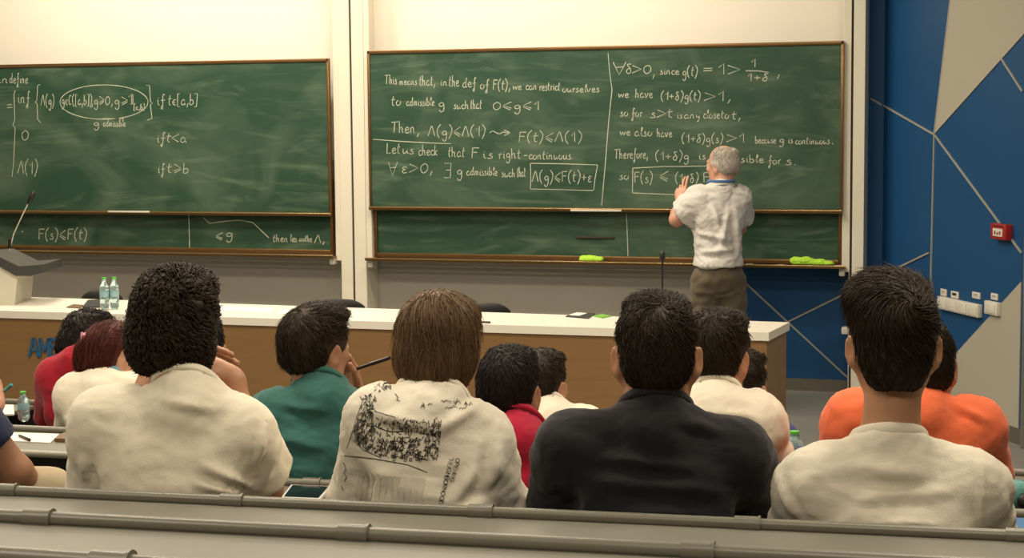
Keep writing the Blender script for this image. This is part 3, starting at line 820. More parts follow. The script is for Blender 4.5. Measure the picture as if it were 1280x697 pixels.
def hand_prims(w, d, n, curl=(20, 25, 20), spread=6, side=1, s=1.0, thumb=(40, 15), curls=None):
    """w wrist, d pointing along the hand, n out of the back of the hand, side=+1: thumb on the d x n side; curls: per-finger total override"""
    w, d, n = A3(w), A3(d) / np.linalg.norm(A3(d)), A3(n)
    n = n - d * (n @ d); n /= np.linalg.norm(n); u = np.cross(d, n) * side
    P = []
    ctr = w + d * .048 * s
    Rm = np.stack([u, d, n], 1)
    P.append(Ell(ctr, np.array((.040, .052, .0165)) * s, Rm, k=.012))
    P.append(Cap(w - d * .012 * s, w + d * .03 * s, .023 * s, .022 * s, k=.02))
    L = [(.030, .044, .026, .020), (.010, .048, .030, .021), (-.010, .045, .028, .020), (-.029, .035, .021, .018)]
    for i, (x, l1, l2, l3) in enumerate(L):
        cu = curls[i] if curls else curl
        a = R_((1.5 - i) * spread); dd = d * math.cos(a) + u * math.sin(a)
        p = w + d * (.088 - .004 * abs(i - 1) ** 1.5) * s + u * x * s
        P.append(Cap(w + d * .05 * s + u * x * .8 * s, p, .011 * s, .0100 * s, k=.008))
        ang = 0; r = .0092 * (1, 1.02, .98, .86)[i] * s
        for l, c_ in zip((l1, l2, l3), cu):
            ang += R_(c_); v = dd * math.cos(ang) - n * math.sin(ang)
            q = p + v * l * s; P.append(Cap(p, q, r, r * .92, k=.003)); p = q; r *= .92
    a = R_(thumb[0]); v = d * math.cos(a) + u * math.sin(a) - n * .25
    p = w + d * .022 * s + u * .024 * s - n * .004 * s
    q = p + v / np.linalg.norm(v) * .042 * s; P.append(Cap(p, q, .0135 * s, .0115 * s, k=.010))
    a -= R_(thumb[1]); v = d * math.cos(a) + u * math.sin(a) - n * .3; v /= np.linalg.norm(v)
    q2 = q + v * .032 * s; P.append(Cap(q, q2, .0108 * s, .0095 * s, k=.003))
    a -= R_(thumb[1]); v = d * math.cos(a) + u * math.sin(a) - n * .35; v /= np.linalg.norm(v)
    P.append(Cap(q2, q2 + v * .024 * s, .0098 * s, .008 * s, k=.003))
    return P
# ------------------------------------------------------------------ people
def skin_mat(name, c): return mat(name, c, .5, noise=(14, .10), bump=(160, .06), sss=.08)
SK1 = skin_mat('skin_tan', (.42, .21, .115)); SK2 = skin_mat('skin_fair', (.56, .30, .19)); SK3 = skin_mat('skin_brown', (.30, .145, .075))
def cloth(name, c, bump=.35): return mat(name, c, .88, noise=(5, .04), bump=(260, bump * .35), sheen=.15, spec=.2)
def hairm(name, c, isl=.45): return mat(name, c, .55, island=isl, spec=.22)
H_DARK = hairm('hair_dark_brown', (.026, .016, .009)); H_BLACK = hairm('hair_black', (.013, .009, .007)); H_BROWN = hairm('hair_chestnut', (.115, .066, .030), .35)
H_GREY = hairm('hair_grey', (.50, .46, .40), .25); H_RED = hairm('hair_auburn', (.065, .014, .009), .4)
m_trous = cloth('trousers_dark', (.03, .032, .04)); m_beige = cloth('trousers_beige', (.42, .34, .22)); m_shoe = mat('shoe_leather', (.03, .028, .025), .5)
m_eye = mat('eye_white', (.7, .68, .64), .2)

def resample(path, n):
    d = np.linalg.norm(np.diff(path, axis=0), axis=1); t = np.concatenate([[0], np.cumsum(d)]); s = np.linspace(0, t[-1], n)
    return np.stack([np.interp(s, t, path[:, i]) for i in range(3)], 1)

def hair_strands(Fd, lo, h, V, whorl, up, length, lift, n, width, curl=0., swirl=.6, steps=7, gravity=.3, sel=None, seed=1, jit=.3, spiky=0.):
    """thin tapered locks combed away from the whorl over the hair volume; returns verts, quads"""
    rng = np.random.default_rng(seed)
    pool = V if sel is None else V[sel]
    if len(pool) == 0: return np.zeros((0, 3)), np.zeros((0, 4), int)
    p = pool[rng.integers(0, len(pool), n)] + rng.normal(size=(n, 3)) * h * .5
    path = [p]; lens = length * rng.uniform(.6, 1.25, n); jitv = rng.normal(size=(n, 3)) * jit
    ph = rng.uniform(0, 6.28, n); lf = lift * rng.uniform(.1, 1.25, n); g0 = None
    frames = []
    for i in range(steps):
        g = grad(Fd, lo, h, p)
        r = p - whorl; r = r / np.maximum(np.linalg.norm(r, axis=1, keepdims=True), 1e-4)
        d = r + swirl * np.cross(g, r) - np.array((0, 0, 1.)) * gravity + jitv
        d = d - g * (d * g).sum(1, keepdims=True)
        d = d / np.maximum(np.linalg.norm(d, axis=1, keepdims=True), 1e-4)
        b = np.cross(g, d)
        if curl:
            a = ph + i * 1.5
            d = d + b * (np.cos(a) * curl)[:, None]; d /= np.linalg.norm(d, axis=1, keepdims=True)
        d = d + g * spiky; d /= np.linalg.norm(d, axis=1, keepdims=True)
        frames.append((g, b))
        p = p + d * (lens / steps)[:, None]
        if not spiky:
            g = grad(Fd, lo, h, p); tgt = lf * ((i + 1) / steps) ** 1.3 + (curl * .010 * np.sin(ph + i * 1.5 + 1.5) if curl else 0) + .0005
            p = p + g * (tgt - sample(Fd, lo, h, p))[:, None]
        path.append(p)
    frames.append(frames[-1])
    Vs = []; 
    for i, q in enumerate(path):
        g, b = frames[i]; t = i / steps
        w = (width * (1 - .85 * t ** 2) * rng.uniform(.7, 1.3, n))[:, None] if i == 0 else (width * (1 - .85 * t ** 2)) * wj
        if i == 0: wj = w / width
        Vs += [q + b * w * .5, q - b * w * .5, q + g * w * .55]
    Vv = np.stack(Vs, 1)                             # n, 3*(steps+1), 3
    k = 3 * (steps + 1); Fq = []
    for i in range(steps):
        for a, b in ((0, 1), (1, 2), (2, 0)):
            Fq.append((3 * i + a, 3 * i + b, 3 * i + 3 + b, 3 * i + 3 + a))
    Fq = np.array(Fq); Q = (Fq[None] + (np.arange(n) * k)[:, None, None]).reshape(-1, 4)
    return Vv.reshape(-1, 3), Q

class Person:
    def __init__(s, name, label, base_px, d, floor, skin, turn=0.0, group=None):
        """stands or sits at depth d; base_px is a picture point on the body's axis; turn: degrees the body is turned left of facing away"""
        p = at_depth(*base_px, d)
        r = ray(*base_px); s.az = math.atan2(r.y, r.x) - math.pi / 2 + R_(turn)
        s.root = empty(name, (p.x, p.y, floor), s.az, label, 'person', group)
        s.inv = (Matrix.Translation((p.x, p.y, floor)) @ Matrix.Rotation(s.az, 4, 'Z')).inverted()
        s.d, s.skin, s.floor = d, skin, floor
        s.prims, s.shirt, s.trous = [], [], []
    def L(s, px, py, dy=0.0):
        return A3(s.inv @ at_depth(px, py, s.d + dy))
    def head(s, px, py, dy=0., scale=1., yaw=0., pitch=0., roll=0., ear_out=0., face=True):
        s.hc = s.L(px, py, dy); s.hR = rot_xyz(-pitch, roll, yaw); s.hs = scale
        s.prims += head_prims(s.hc, s.hR, scale, face, ear_out)
        return s
    def H(s, x, y, z): return s.hc + s.hR @ (np.array((x, y, z)) * s.hs)
    def torso(s, SL, SR, neck, hip_z=None, lean=0.0, width=1.0, depth=1.0, loose=.018, long_sleeve=False, arms=None, short_sleeve=.62, neck_r=.056, hip_c=None, hem=None, nk=.028, arm_s=1.0, sleeve_loose=1.0, neck_hole=1.25, tuck=False):
        """SL, SR shoulder joints, neck: nape base; arms: {'L': (elbow, wrist, hand_kw), 'R': ...}"""
        SL, SR, neck = A3(SL), A3(SR), A3(neck)
        mid = (SL + SR) * .5
        hz = .53 if hip_z is None else hip_z
        hip = np.array((mid[0] * .6, mid[1] - lean, hz)) if hip_c is None else A3(hip_c)
        s.hip, s.mid = hip, mid
        sw = np.linalg.norm(SR - SL) * .5
        ax = (SR - SL) / (2 * sw)
        upd = (mid - hip) / np.linalg.norm(mid - hip); fw = np.cross(upd, ax); fw /= np.linalg.norm(fw)
        Rt = np.stack([ax, fw, np.cross(ax, fw)], 1); Lt = np.linalg.norm(mid - hip)
        chest = mid - upd * .14 + fw * .015; belly = hip + upd * Lt * .36 + fw * .01
        base = [('e', chest, (sw * .80 * width, .108 * depth, .20)), ('e', belly, (sw * .74 * width, .102 * depth, .17)), ('e', hip + upd * .03, (sw * .82 * width, .115 * depth, .13))]
        sh = [('c', SL, SR, .058, .058), ('c', neck - np.array((0, 0, .030)), SL + ax * .035 + np.array((0, 0, .006)), .043, .050), ('c', neck - np.array((0, 0, .030)), SR - ax * .035 + np.array((0, 0, .006)), .043, .050)]
        for lst, t in ((s.prims, -.004), (s.shirt, loose)):
            for q in base: lst.append(Ell(q[1], np.array(q[2]) + t, Rt, k=.06))
            for q in sh: lst.append(Cap(q[1], q[2], q[3] + t * .75, q[4] + t * .75, k=.05))
            # shoulder blades
            for sx in (-1, 1): lst.append(Ell(mid + ax * sx * sw * .45 - upd * .10 - fw * .075, np.array((.065, .03, .085)) + t * .5, Rt, k=.05))
        # neck
        s.prims.append(Cap(s.H(0, -.018, -.055), neck - np.array((0, 0, .02)), neck_r * s.hs, neck_r * 1.06 * s.hs, k=.03))
        s.neckbase, s.neck_r = neck, neck_r
        # arms
        for sd, S in (('L', SL), ('R', SR)):
            sg = -1 if sd == 'L' else 1
            spec = (arms or {}).get(sd)
            if tuck:
                E = S + np.array((sg * .04, .06, -.22)); W = E + np.array((-sg * .12, .12, .17)); hk = dict(d=(-sg * .6, .3, .6), n=(sg * .5, .8, 0))
            elif spec is None:
                E = S + np.array((sg * .045, .17, -.22)); W = E + np.array((-sg * .10, .20, .13)); hk = dict(d=(-sg * .4, 1, .05), n=(0, 0, 1))
            else: E, W, hk = A3(spec[0]), A3(spec[1]), dict(spec[2])
            a = arm_s
            s.prims += [Cap(S, E, .050 * a, .040 * a, k=.03), Cap(E, E + (W - E) * .35, .040 * a, .040 * a, k=.02), Cap(E + (W - E) * .35, W, .040 * a, .026 * a, k=.02)]
            dd = hk.pop('d', W - E); nn = hk.pop('n', (0, 0, 1))
            s.prims += hand_prims(W, dd, nn, side=hk.pop('side', 1 if sd == 'L' else -1), **hk)
            lo_ = loose * sleeve_loose
            if long_sleeve:
                s.shirt += [Cap(S, E, .054 + lo_, .048 + lo_ * .9, k=.045), Cap(E, W - (W - E) * .02, .048 + lo_ * .8, .033 + lo_ * .5, k=.035, flat=1)]
            else:
                e = S + (E - S) * short_sleeve
                s.shirt.append(Cap(S - (e - S) * .05, e, .054 + lo_, .056 + lo_ * 1.15, k=.045, flat=1))
        s.upd, s.fw, s.ax, s.sw = upd, fw, ax, sw
        hemz = hz - .06 if hem is None else hem
        nd = s.H(0, -.018, -.055) - neck; nd /= np.linalg.norm(nd); s.nd = nd
        fwn = fw - ax * (fw @ ax); t_ = R_(16)
        pn = nd * math.cos(t_) + fwn * math.sin(t_); pn -= ax * (pn @ ax) * .5; pn /= np.linalg.norm(pn); pf = np.cross(pn, ax); pf /= np.linalg.norm(pf)
        r0 = neck_r * s.hs * 1.06 * neck_hole / 1.14; c0 = neck + fwn * .012 - nd * .016; s.hole = (c0, pn, pf, r0)
        s.shirt += [Cap(c0 - pn * .06, c0 + pn * .002, r0 + .010, r0 + .007, k=.03, flat=1),
                    Cap(c0 + pn * .16, c0 + pn * .002, r0 + .028, k=.022, op='sub', flat=1),
                    Cap(c0 + pn * .10, c0 - pn * .015, r0 - .002, k=.004, op='sub')]
        s.shirt.append(Half((0, 0, hemz), (0, 0, -1)))
        return s
    def legs_sit(s, mtr, floor_drop=0.0, spread=.11, face=R_(4.8)):
        h = s.hip; P = []; ra = face - s.az; ca, sa = math.cos(ra), math.sin(ra)
        ro = lambda x, y, z: np.array((x * ca - y * sa, x * sa + y * ca, z))
        for sx in (-1, 1):
            a = h + ro(sx * .085, .02, -.01); k = h + ro(sx * spread, .40, -.015); an = np.array((k[0], k[1] - .03, .10))
            s.prims += [Cap(a, k, .075, .055, k=.04), Cap(k, an, .052, .036, k=.03)]
            P += [Cap(a, k, .088, .068, k=.04), Cap(k, an + np.array((0, 0, -.02)), .066, .058, k=.03, flat=1)]
            s.shoe((an[0], an[1], 0.0))
        P.append(Ell(h, (s.sw * .86 + .012, .135, .125), k=.05))
        s.trous = P; s.mtr = mtr
        return s
    def shoe(s, p):
        x, y, z = p
        s.shoes = getattr(s, 'shoes', []) + [[Cap((x, y - .05, z + .045), (x, y + .13, z + .035), .040, .034, k=.03), Cap((x, y - .02, z + .06), (x, y - .02, z + .09), .044, .044, k=.03), Half((0, 0, z + .004), (0, 0, -1))]]
        s.prims.append(Cap((x, y - .03, z + .06), (x, y + .10, z + .04), .03, .025, k=.02))
    def done(s, mshirt, vox=.006, cvox=.008, folds=(), wrinkle=.004, collar=None, wr_scale=.16, shirt_name='shirt', body_lo=None):
        Fd, lo, h = field(s.prims, vox); V, Q = surface(Fd, lo, h)
        s.body = np_mesh('body', V, Q, s.skin, s.root)
        if s.shirt:
            Fd, lo, h = field(s.shirt, cvox); V, Q = surface(Fd, lo, h)
            g = grad(Fd, lo, h, V)
            sc = np.array((1., 1., 1.6))
            disp = wrinkle * (wob(V * sc, wr_scale, 1) + .6 * (1 - np.abs(wob(V * sc, wr_scale * .55, 2))) ** 2)
            back = g[:, 1] < .3
            for (x0, y0, x1, y1, amp, wd_) in folds:            # creases on the back, given between two picture points
                a, b = s.L(x0, y0), s.L(x1, y1); a2, b2 = a[[0, 2]], b[[0, 2]]; q = V[:, [0, 2]]
                d = b2 - a2; t = np.clip(((q - a2) @ d) / (d @ d), 0, 1); n_ = np.array((-d[1], d[0])) / np.linalg.norm(d)
                off = (q - a2 - t[:, None] * d); dist = np.linalg.norm(off, axis=1); sgn = (off @ n_)
                env = np.sin(np.pi * np.clip(t * .9 + .05, 0, 1)) * back
                disp = disp + 1.7 * amp * env * (np.exp(-(dist / wd_) ** 2) - .6 * np.exp(-((sgn + 1.3 * wd_) / wd_) ** 2 - (np.maximum(dist - np.abs(sgn), 0) / wd_) ** 2))
            V = V + g * disp[:, None]
            s.shirt_ob = np_mesh(shirt_name, V, Q, mshirt, s.root)
            s.shV, s.shQ = V, Q; s.shF = (Fd, lo, h)
        if s.trous:
            Fd, lo, h = field(s.trous, .010); V, Q = surface(Fd, lo, h)
            V = V + grad(Fd, lo, h, V) * (getattr(s, 'tr_wr', .004) * wob(V, .12, 3))[:, None]
            np_mesh('trousers', V, Q, s.mtr, s.root)
        for sh in getattr(s, 'shoes', []):
            Fd, lo, h = field(sh, .010); V, Q = surface(Fd, lo, h); np_mesh('shoe', V, Q, m_shoe, s.root)
        if collar:
            kind, mc = collar
            s.make_collar(kind, mc)
        for x in (-1, 1):
            c = s.H(x * .031, .0855, .003); mb = MB()
            bmesh.ops.create_uvsphere(mb.bm, u_segments=12, v_segments=8, radius=.0112 * s.hs, matrix=Matrix.Translation(Vector(c)))
            mb.build('eye', m_eye, s.body, smooth='all')
        return s
    def make_collar(s, kind, mc):
        if kind == 'crew': prof = [(.012, -.015), (.0155, -.010), (.0140, .002), (.009, .009), (.001, .011), (-.005, .006), (-.006, -.012)]
        elif kind == 'polo': prof = [(.020, -.026), (.024, -.018), (.015, .010), (.007, .026), (.000, .029), (-.006, .020), (-.007, -.012)]
        else: prof = [(.011, -.016), (.012, .0), (.008, .022), (.0, .026), (-.006, .014), (-.007, -.012)]
        V, Q = [], []; n = 48; k = len(prof); c0, pn, pf, r0 = s.hole
        for i in range(n):
            a = 2 * math.pi * i / n; u = s.ax * math.cos(a) + pf * math.sin(a)
            for (dr, dz) in prof: V.append(c0 + u * (r0 + dr) + pn * (dz + .004))
            for j in range(k): Q.append((i * k + j, ((i + 1) % n) * k + j, ((i + 1) % n) * k + (j + 1) % k, i * k + (j + 1) % k))
        np_mesh('collar', V, Q, mc, s.root)
    def hair(s, ells, mh, cuts=(), vox=.005, strands=(), noise=0.0, nscale=.04, name='hair', clear=True):
        """ells: (centre, radii) in head space; cuts: ('e', centre, radii) removed or ('h', point, normal)"""
        P = []
        for (c, r, *k) in ells: P.append(Ell(s.H(*c), np.array(r) * s.hs, s.hR, k=k[0] if k else .02))
        for q in cuts:
            if q[0] == 'e': P.append(Ell(s.H(*q[1]), np.array(q[2]) * s.hs, s.hR, k=.008, op='sub'))
            else: P.append(Half(s.H(*q[1]), s.hR @ np.array(q[2]), k=.012))
        Fd, lo, h = field(P, vox); 
        lo_ = lo
        V, Q = surface(Fd, lo, h)
        if noise: V = V + grad(Fd, lo, h, V) * (noise * wob(V, nscale, 4))[:, None]
        VV, QQ = [V], [Q]; n0 = len(V)
        loc = (V - s.hc) @ s.hR / s.hs
        for st in strands:
            st = dict(st); wh = s.H(*st.pop('whorl', (.01, -.07, .10))); where = st.pop('where', None)
            sel = where(loc) if where else None
            k_ = 3 * (st.get('steps', 7) + 1)
            v, q = hair_strands(Fd, lo, h, V, wh, None, sel=sel, **st)
            if len(v):
                lv = ((v - s.hc) @ s.hR / s.hs).reshape(-1, k_, 3); x_, y_, z_ = np.abs(lv[..., 0]), lv[..., 1], lv[..., 2]
                bad = (z_ < .022) & (z_ > -.062) & (x_ > .060) & (y_ > -.040) & (y_ < .05) if clear else np.zeros(lv.shape[:2], bool)
                bad = (bad | ((y_ > .055) & (z_ < .035) & (x_ < .07))).any(1)
                keep = ~bad; ns = int(keep.sum()); v = v.reshape(-1, k_, 3)[keep].reshape(-1, 3)
                q = (q.reshape(len(keep), -1, 4)[0][None] + (np.arange(ns) * k_)[:, None, None]).reshape(-1, 4)
            VV.append(v); QQ.append(q + n0); n0 += len(v)
        o = np_mesh(name, np.concatenate(VV), np.concatenate(QQ), mh, s.root)
        s.hair_ob = o
        return o

CAPCUT = [('e', (0, .085, -.055), (.072, .075, .095))]     # keeps the face clear
def short_cut(nape=-.055, earcut=True):
    c = list(CAPCUT) + [('h', (0, -.06, nape), (0, -.25, -1))]
    if earcut:
        for x in (-1, 1): c.append(('e', (x * .088, .012, -.032), (.022, .034, .040)))
    return c
W_SHIRT = cloth('white_cotton', (.72, .67, .55)); W2 = cloth('ivory_cotton', (.76, .70, .56)); BLK = cloth('black_cotton', (.011, .0115, .014)); TEAL = cloth('teal_cotton', (.035, .125, .112))
CRIM = cloth('crimson_polo', (.36, .010, .035)); ORNG = cloth('orange_cotton', (.78, .155, .06)); REDT = cloth('red_cotton', (.32, .008, .022)); NAVY = cloth('navy_cotton', (.012, .018, .05)); BLUE = cloth('blue_cotton', (.04, .05, .20))
FADE = lambda st: st
def short_hair(p, mh, nape=-.075, top=.095, side=.080, dens=1.0, lift=.005, seed=1, back=.100, crown=.0, whorl=(.012, -.075, .10), vox=.005, length=.026):
    """close-cropped sides, a little longer on top, tapering into the nape"""
    n = lambda k: int(k * dens)
    p.hair([((0, -.014, .034), (side, back, .086 + crown)), ((0, -.050, -.010), (side * .86, .064, .068)), ((0, .03, top), (side * .82, .066, .030))], mh, short_cut(nape), vox=vox,
           strands=[dict(length=length, lift=lift, n=n(3200), width=.0026, steps=4, swirl=.55, seed=seed, jit=.35, whorl=whorl, where=lambda l: l[:, 2] > -.03),
                    dict(length=.014, lift=.001, n=n(1300), width=.0020, steps=3, swirl=.1, seed=seed + 1, gravity=1.2, jit=.15, where=lambda l: l[:, 2] < .01),
                    dict(length=length * 1.4, lift=lift * 1.6, n=n(400), width=.0028, steps=4, swirl=.55, seed=seed + 2, jit=.5, whorl=whorl, where=lambda l: l[:, 2] > .06)])

# ================= nearest row =================
# --- black T-shirt, short dark hair
p = Person('person', 'person with short dark hair in a black T-shirt, seated in the nearest row', (820, 520), 3.59, .26, SK1)
p.head(821, 443, .03, 1.02, ear_out=10)
p.torso(p.L(714, 566), p.L(920, 574), p.L(820, 503, .0), lean=.03, loose=.016, width=1.04)
p.legs_sit(m_trous)
p.done(BLK, folds=[(740, 560, 880, 575, .006, .012), (730, 590, 900, 600, .006, .014), (760, 625, 890, 628, .006, .010), (850, 520, 900, 535, .005, .01)], collar=('crew', BLK), wrinkle=.0035)
short_hair(p, H_DARK, seed=2)

# --- white T-shirt at the right, swept-up dark hair, long neck
p = Person('person', 'person with swept-up dark hair in a plain white T-shirt, rightmost of the nearest row', (1118, 540), 3.47, .26, SK1)
p.head(1117, 430, .02, 1.0, yaw=4, ear_out=14)
p.torso(p.L(1019, 612), p.L(1213, 616), p.L(1113, 537, .0), lean=.03, loose=.018, width=1.02, neck_r=.054)
p.legs_sit(m_trous)
p.done(W_SHIRT, folds=[(1040, 575, 1170, 585, .006, .016), (1060, 610, 1200, 600, .005, .013), (1100, 638, 1180, 640, .007, .010), (1000, 640, 975, 600, .006, .010), (1225, 560, 1222, 640, .004, .006)], collar=('crew', W_SHIRT), wrinkle=.0045)
p.hair([((0, -.012, .040), (.086, .102, .090)), ((0, -.048, -.018), (.070, .062, .066)), ((-.01, .035, .100), (.080, .080, .046)), ((-.035, .0, .085), (.060, .08, .045)), ((0, -.06, -.055), (.045, .045, .05), .03)], H_DARK, short_cut(-.085),
       strands=[dict(length=.050, lift=.006, n=2800, width=.0030, steps=6, swirl=.9, seed=5, jit=.2, whorl=(.02, -.085, .085), where=lambda l: l[:, 2] > .0),
                dict(length=.016, lift=.001, n=1500, width=.0022, steps=3, swirl=.1, seed=6, gravity=1.5, jit=.15, where=lambda l: l[:, 2] < .02),
                dict(length=.055, lift=.014, n=420, width=.0032, steps=6, swirl=.9, seed=7, jit=.25, whorl=(.02, -.085, .085), where=lambda l: l[:, 2] > .075)])

# --- curly hair, white T-shirt, right hand at the chin
p = Person('person', 'person with thick curly dark hair in a white T-shirt, hand at the chin', (220, 520), 3.80, .26, SK1)
p.head(219, 413, .05, 1.02, yaw=-12, pitch=6)
RW = p.L(288, 472, .14); RE = p.L(330, 608, .10)
hd = p.H(.05, .07, -.075)
p.torso(p.L(134, 536), p.L(298, 546), p.L(230, 478, .0), lean=.02, loose=.022, width=1.08, sleeve_loose=1.0, short_sleeve=.78,
        arms={'L': (p.L(128, 645, .10), p.L(201, 438, .25), dict(d=(.97, -.12, -.06), n=(.2, .5, .8), curls=[(8, 12, 10), (10, 14, 10), (14, 18, 12), (20, 25, 15)], spread=7)), 'R': (RE, RW, dict(d=(-.72, .30, .50), n=(.55, -.25, .75), curls=[(30, 50, 40), (25, 45, 35), (20, 40, 30), (15, 30, 25)], spread=7, thumb=(55, 20)))}, nk=.03)
p.legs_sit(m_trous)
p.done(W2, folds=[(250, 568, 318, 606, .009, .010), (240, 590, 312, 612, .008, .009), (330, 520, 318, 575, .006, .010), (345, 545, 325, 610, .007, .010), (200, 490, 270, 505, .005, .012), (110, 600, 106, 560, .006, .010)], collar=('crew', W2), wrinkle=.004)
CURL = dict(curl=.55, swirl=.5, gravity=.4)
p.hair([((0, -.010, .040), (.090, .106, .094)), ((0, -.048, -.020), (.086, .070, .075)), ((0, .03, .095), (.082, .075, .045)), ((-.05, -.03, -.02), (.046, .06, .07)), ((.05, -.03, -.02), (.044, .06, .07))], H_DARK,
       [('e', (0, .095, -.060), (.066, .075, .092)), ('h', (0, -.06, -.088), (0, -.2, -1)), ('e', (.094, .02, -.045), (.026, .036, .036))], noise=.009, nscale=.06,
       strands=[dict(length=.050, lift=.0035, n=3000, width=.0042, steps=8, seed=8, jit=.30, **CURL), dict(length=.040, lift=.009, n=420, width=.0034, steps=8, seed=9, jit=.5, **CURL)])

# --- chestnut mop, white long-sleeved shirt printed with a street sketch
p = Person('person', 'person with chestnut hair in a long-sleeved white shirt printed with a black sketch', (545, 530), 3.70, .26, SK2)
p.head(547, 440, .06, 1.02, yaw=-6, pitch=14, roll=4)
p.torso(p.L(484, 530), p.L(590, 560), p.L(541, 496, .0), lean=.05, loose=.026, width=1.28, long_sleeve=True, neck_hole=1.36, sleeve_loose=1.2,
        arms={'L': (p.L(452, 640, .10), p.L(500, 655, .34), dict(d=(.5, 1, 0), n=(0, 0, 1))), 'R': (p.L(616, 640, .06), p.L(596, 640, .34), dict(d=(-.4, 1, 0), n=(0, 0, 1)))})
p.legs_sit(m_trous)
p.done(W_SHIRT, folds=[(470, 510, 545, 520, .009, .014), (600, 500, 545, 522, .009, .014), (620, 540, 610, 600, .010, .014), (600, 560, 560, 620, .006, .014), (610, 610, 560, 625, .007, .012), (440, 560, 520, 600, .004, .02)], collar=('crew', W_SHIRT), wrinkle=.005)
PRINT = p
p.hair([((0, -.012, .034), (.090, .108, .093)), ((0, -.046, -.026), (.078, .070, .070)), ((.034, -.01, -.012), (.055, .07, .062)), ((-.034, -.01, -.012), (.055, .07, .062)), ((0, -.066, -.078), (.040, .042, .048), .03), ((0, .04, .090), (.078, .075, .04))], H_BROWN,
       [('e', (0, .10, -.060), (.062, .072, .094)), ('h', (0, -.06, -.135), (0, -.2, -1))],
       strands=[dict(length=.13, lift=.005, n=3600, width=.0034, steps=9, swirl=.2, gravity=.8, seed=14, jit=.22, whorl=(.0, -.02, .135)), dict(length=.09, lift=.010, n=380, width=.003, steps=9, swirl=.25, gravity=.9, seed=15, jit=.4, whorl=(.0, -.02, .135))])

# --- navy sleeve at the left edge
p = Person('person', 'person in a navy T-shirt and beige trousers, only an elbow inside the left edge', (-78, 540), 4.85, .08, SK3)
p.head(-80, 448, .05)
p.torso(p.L(-160, 524), p.L(-36, 526), p.L(-90, 478), lean=.05, short_sleeve=.50, arms={'R': (p.L(20, 590, .05), p.L(-30, 566, .28), dict(d=(-.6, .8, .1), n=(0, 0, 1)))}, arm_s=1.15)
p.legs_sit(m_beige, spread=.16)
p.trous.append(Cap(p.L(-20, 606, .1), p.L(66, 609, .12), .062, .056, k=.05)); p.prims.append(Cap(p.L(-20, 606, .1), p.L(56, 609, .12), .045, .042, k=.05))
p.done(NAVY, vox=.007, cvox=.010, collar=('crew', NAVY))
short_hair(p, H_DARK, dens=.3, seed=20, vox=.007)

# ================= second row =================
p = Person('person', 'person in a teal T-shirt, turned right, biting a hand that holds a dark pen', (394, 520), 4.86, .08, SK1, turn=-10)
p.head(395, 436, .03, 1.02, yaw=-30, pitch=4)
p.torso(p.L(346, 524), p.L(446, 528), p.L(396, 476), lean=.03, loose=.020, width=1.05,
        arms={'R': (p.L(462, 560, .12), p.L(446, 497, .24), dict(d=(-.18, .10, 1), n=(.75, .5, .1), curls=[(25, 50, 35), (50, 70, 40), (60, 75, 45), (65, 75, 45)], thumb=(45, 20), spread=8))})
p.legs_sit(m_trous)
p.done(TEAL, collar=('crew', TEAL), wrinkle=.005, folds=[(350, 500, 420, 506, .006, .012), (345, 540, 420, 550, .006, .014)])
short_hair(p, H_DARK, dens=.6, seed=22, side=.084, back=.108, length=.034, lift=.008)
pa_, pb_ = at_depth(436, 464, 4.86 + .20), at_depth(487, 447, 4.86 + .12)
pen = empty('pen', pa_, 0, 'dark pen held at the mouth by the person in the teal T-shirt', 'pen')
v_ = pb_ - pa_
MB().tube([(0, 0, 0), v_ * .12, v_ * .9, v_], [.0015, .005, .005, .004], 10).build('barrel', m_black, pen, smooth=True)
MB().tube([v_ * .55, v_ * 1.0], [.0062, .0058], 10).build('cap', m_steel, pen, smooth=True)

p = Person('person', 'person in a crimson polo, between the printed shirt and the black T-shirt', (640, 560), 4.74, .08, SK3)
p.head(636, 490, .05, 1.02, yaw=-14, pitch=6)
p.torso(p.L(592, 572), p.L(680, 574), p.L(640, 530), lean=.03, width=1.15, loose=.018, tuck=True)
p.legs_sit(m_trous)
p.done(CRIM, collar=('polo', CRIM), cvox=.009)
short_hair(p, H_BLACK, dens=.6, seed=24, side=.082, back=.106, length=.02)

p = Person('person', 'person in a white shirt directly behind the right shoulder of the black T-shirt', (905, 540), 4.60, .08, SK1)
p.head(896, 446, .05, 1.0, yaw=-16, pitch=8)
p.torso(p.L(846, 524), p.L(944, 530), p.L(893, 490), lean=.03, width=1.1, loose=.022)
p.legs_sit(m_trous)
p.done(W2, collar=('crew', W2), cvox=.009, folds=[(880, 505, 950, 515, .006, .012), (900, 530, 960, 545, .006, .012)])
short_hair(p, H_DARK, dens=.6, seed=26, side=.084, back=.104, length=.034, lift=.008, crown=.006)

p = Person('person', 'person in an orange T-shirt, mostly behind the rightmost white T-shirt', (1145, 540), 4.50, .08, SK1)
p.head(1152, 458, .04, 1.0, yaw=10, pitch=4, ear_out=8)
p.torso(p.L(1068, 530), p.L(1216, 538), p.L(1150, 498), lean=.03, loose=.022)
p.legs_sit(m_trous)
p.done(ORNG, collar=('crew', ORNG), cvox=.009, folds=[(1190, 500, 1235, 520, .006, .01)])
short_hair(p, H_DARK, dens=.6, seed=28, side=.080, top=.09)

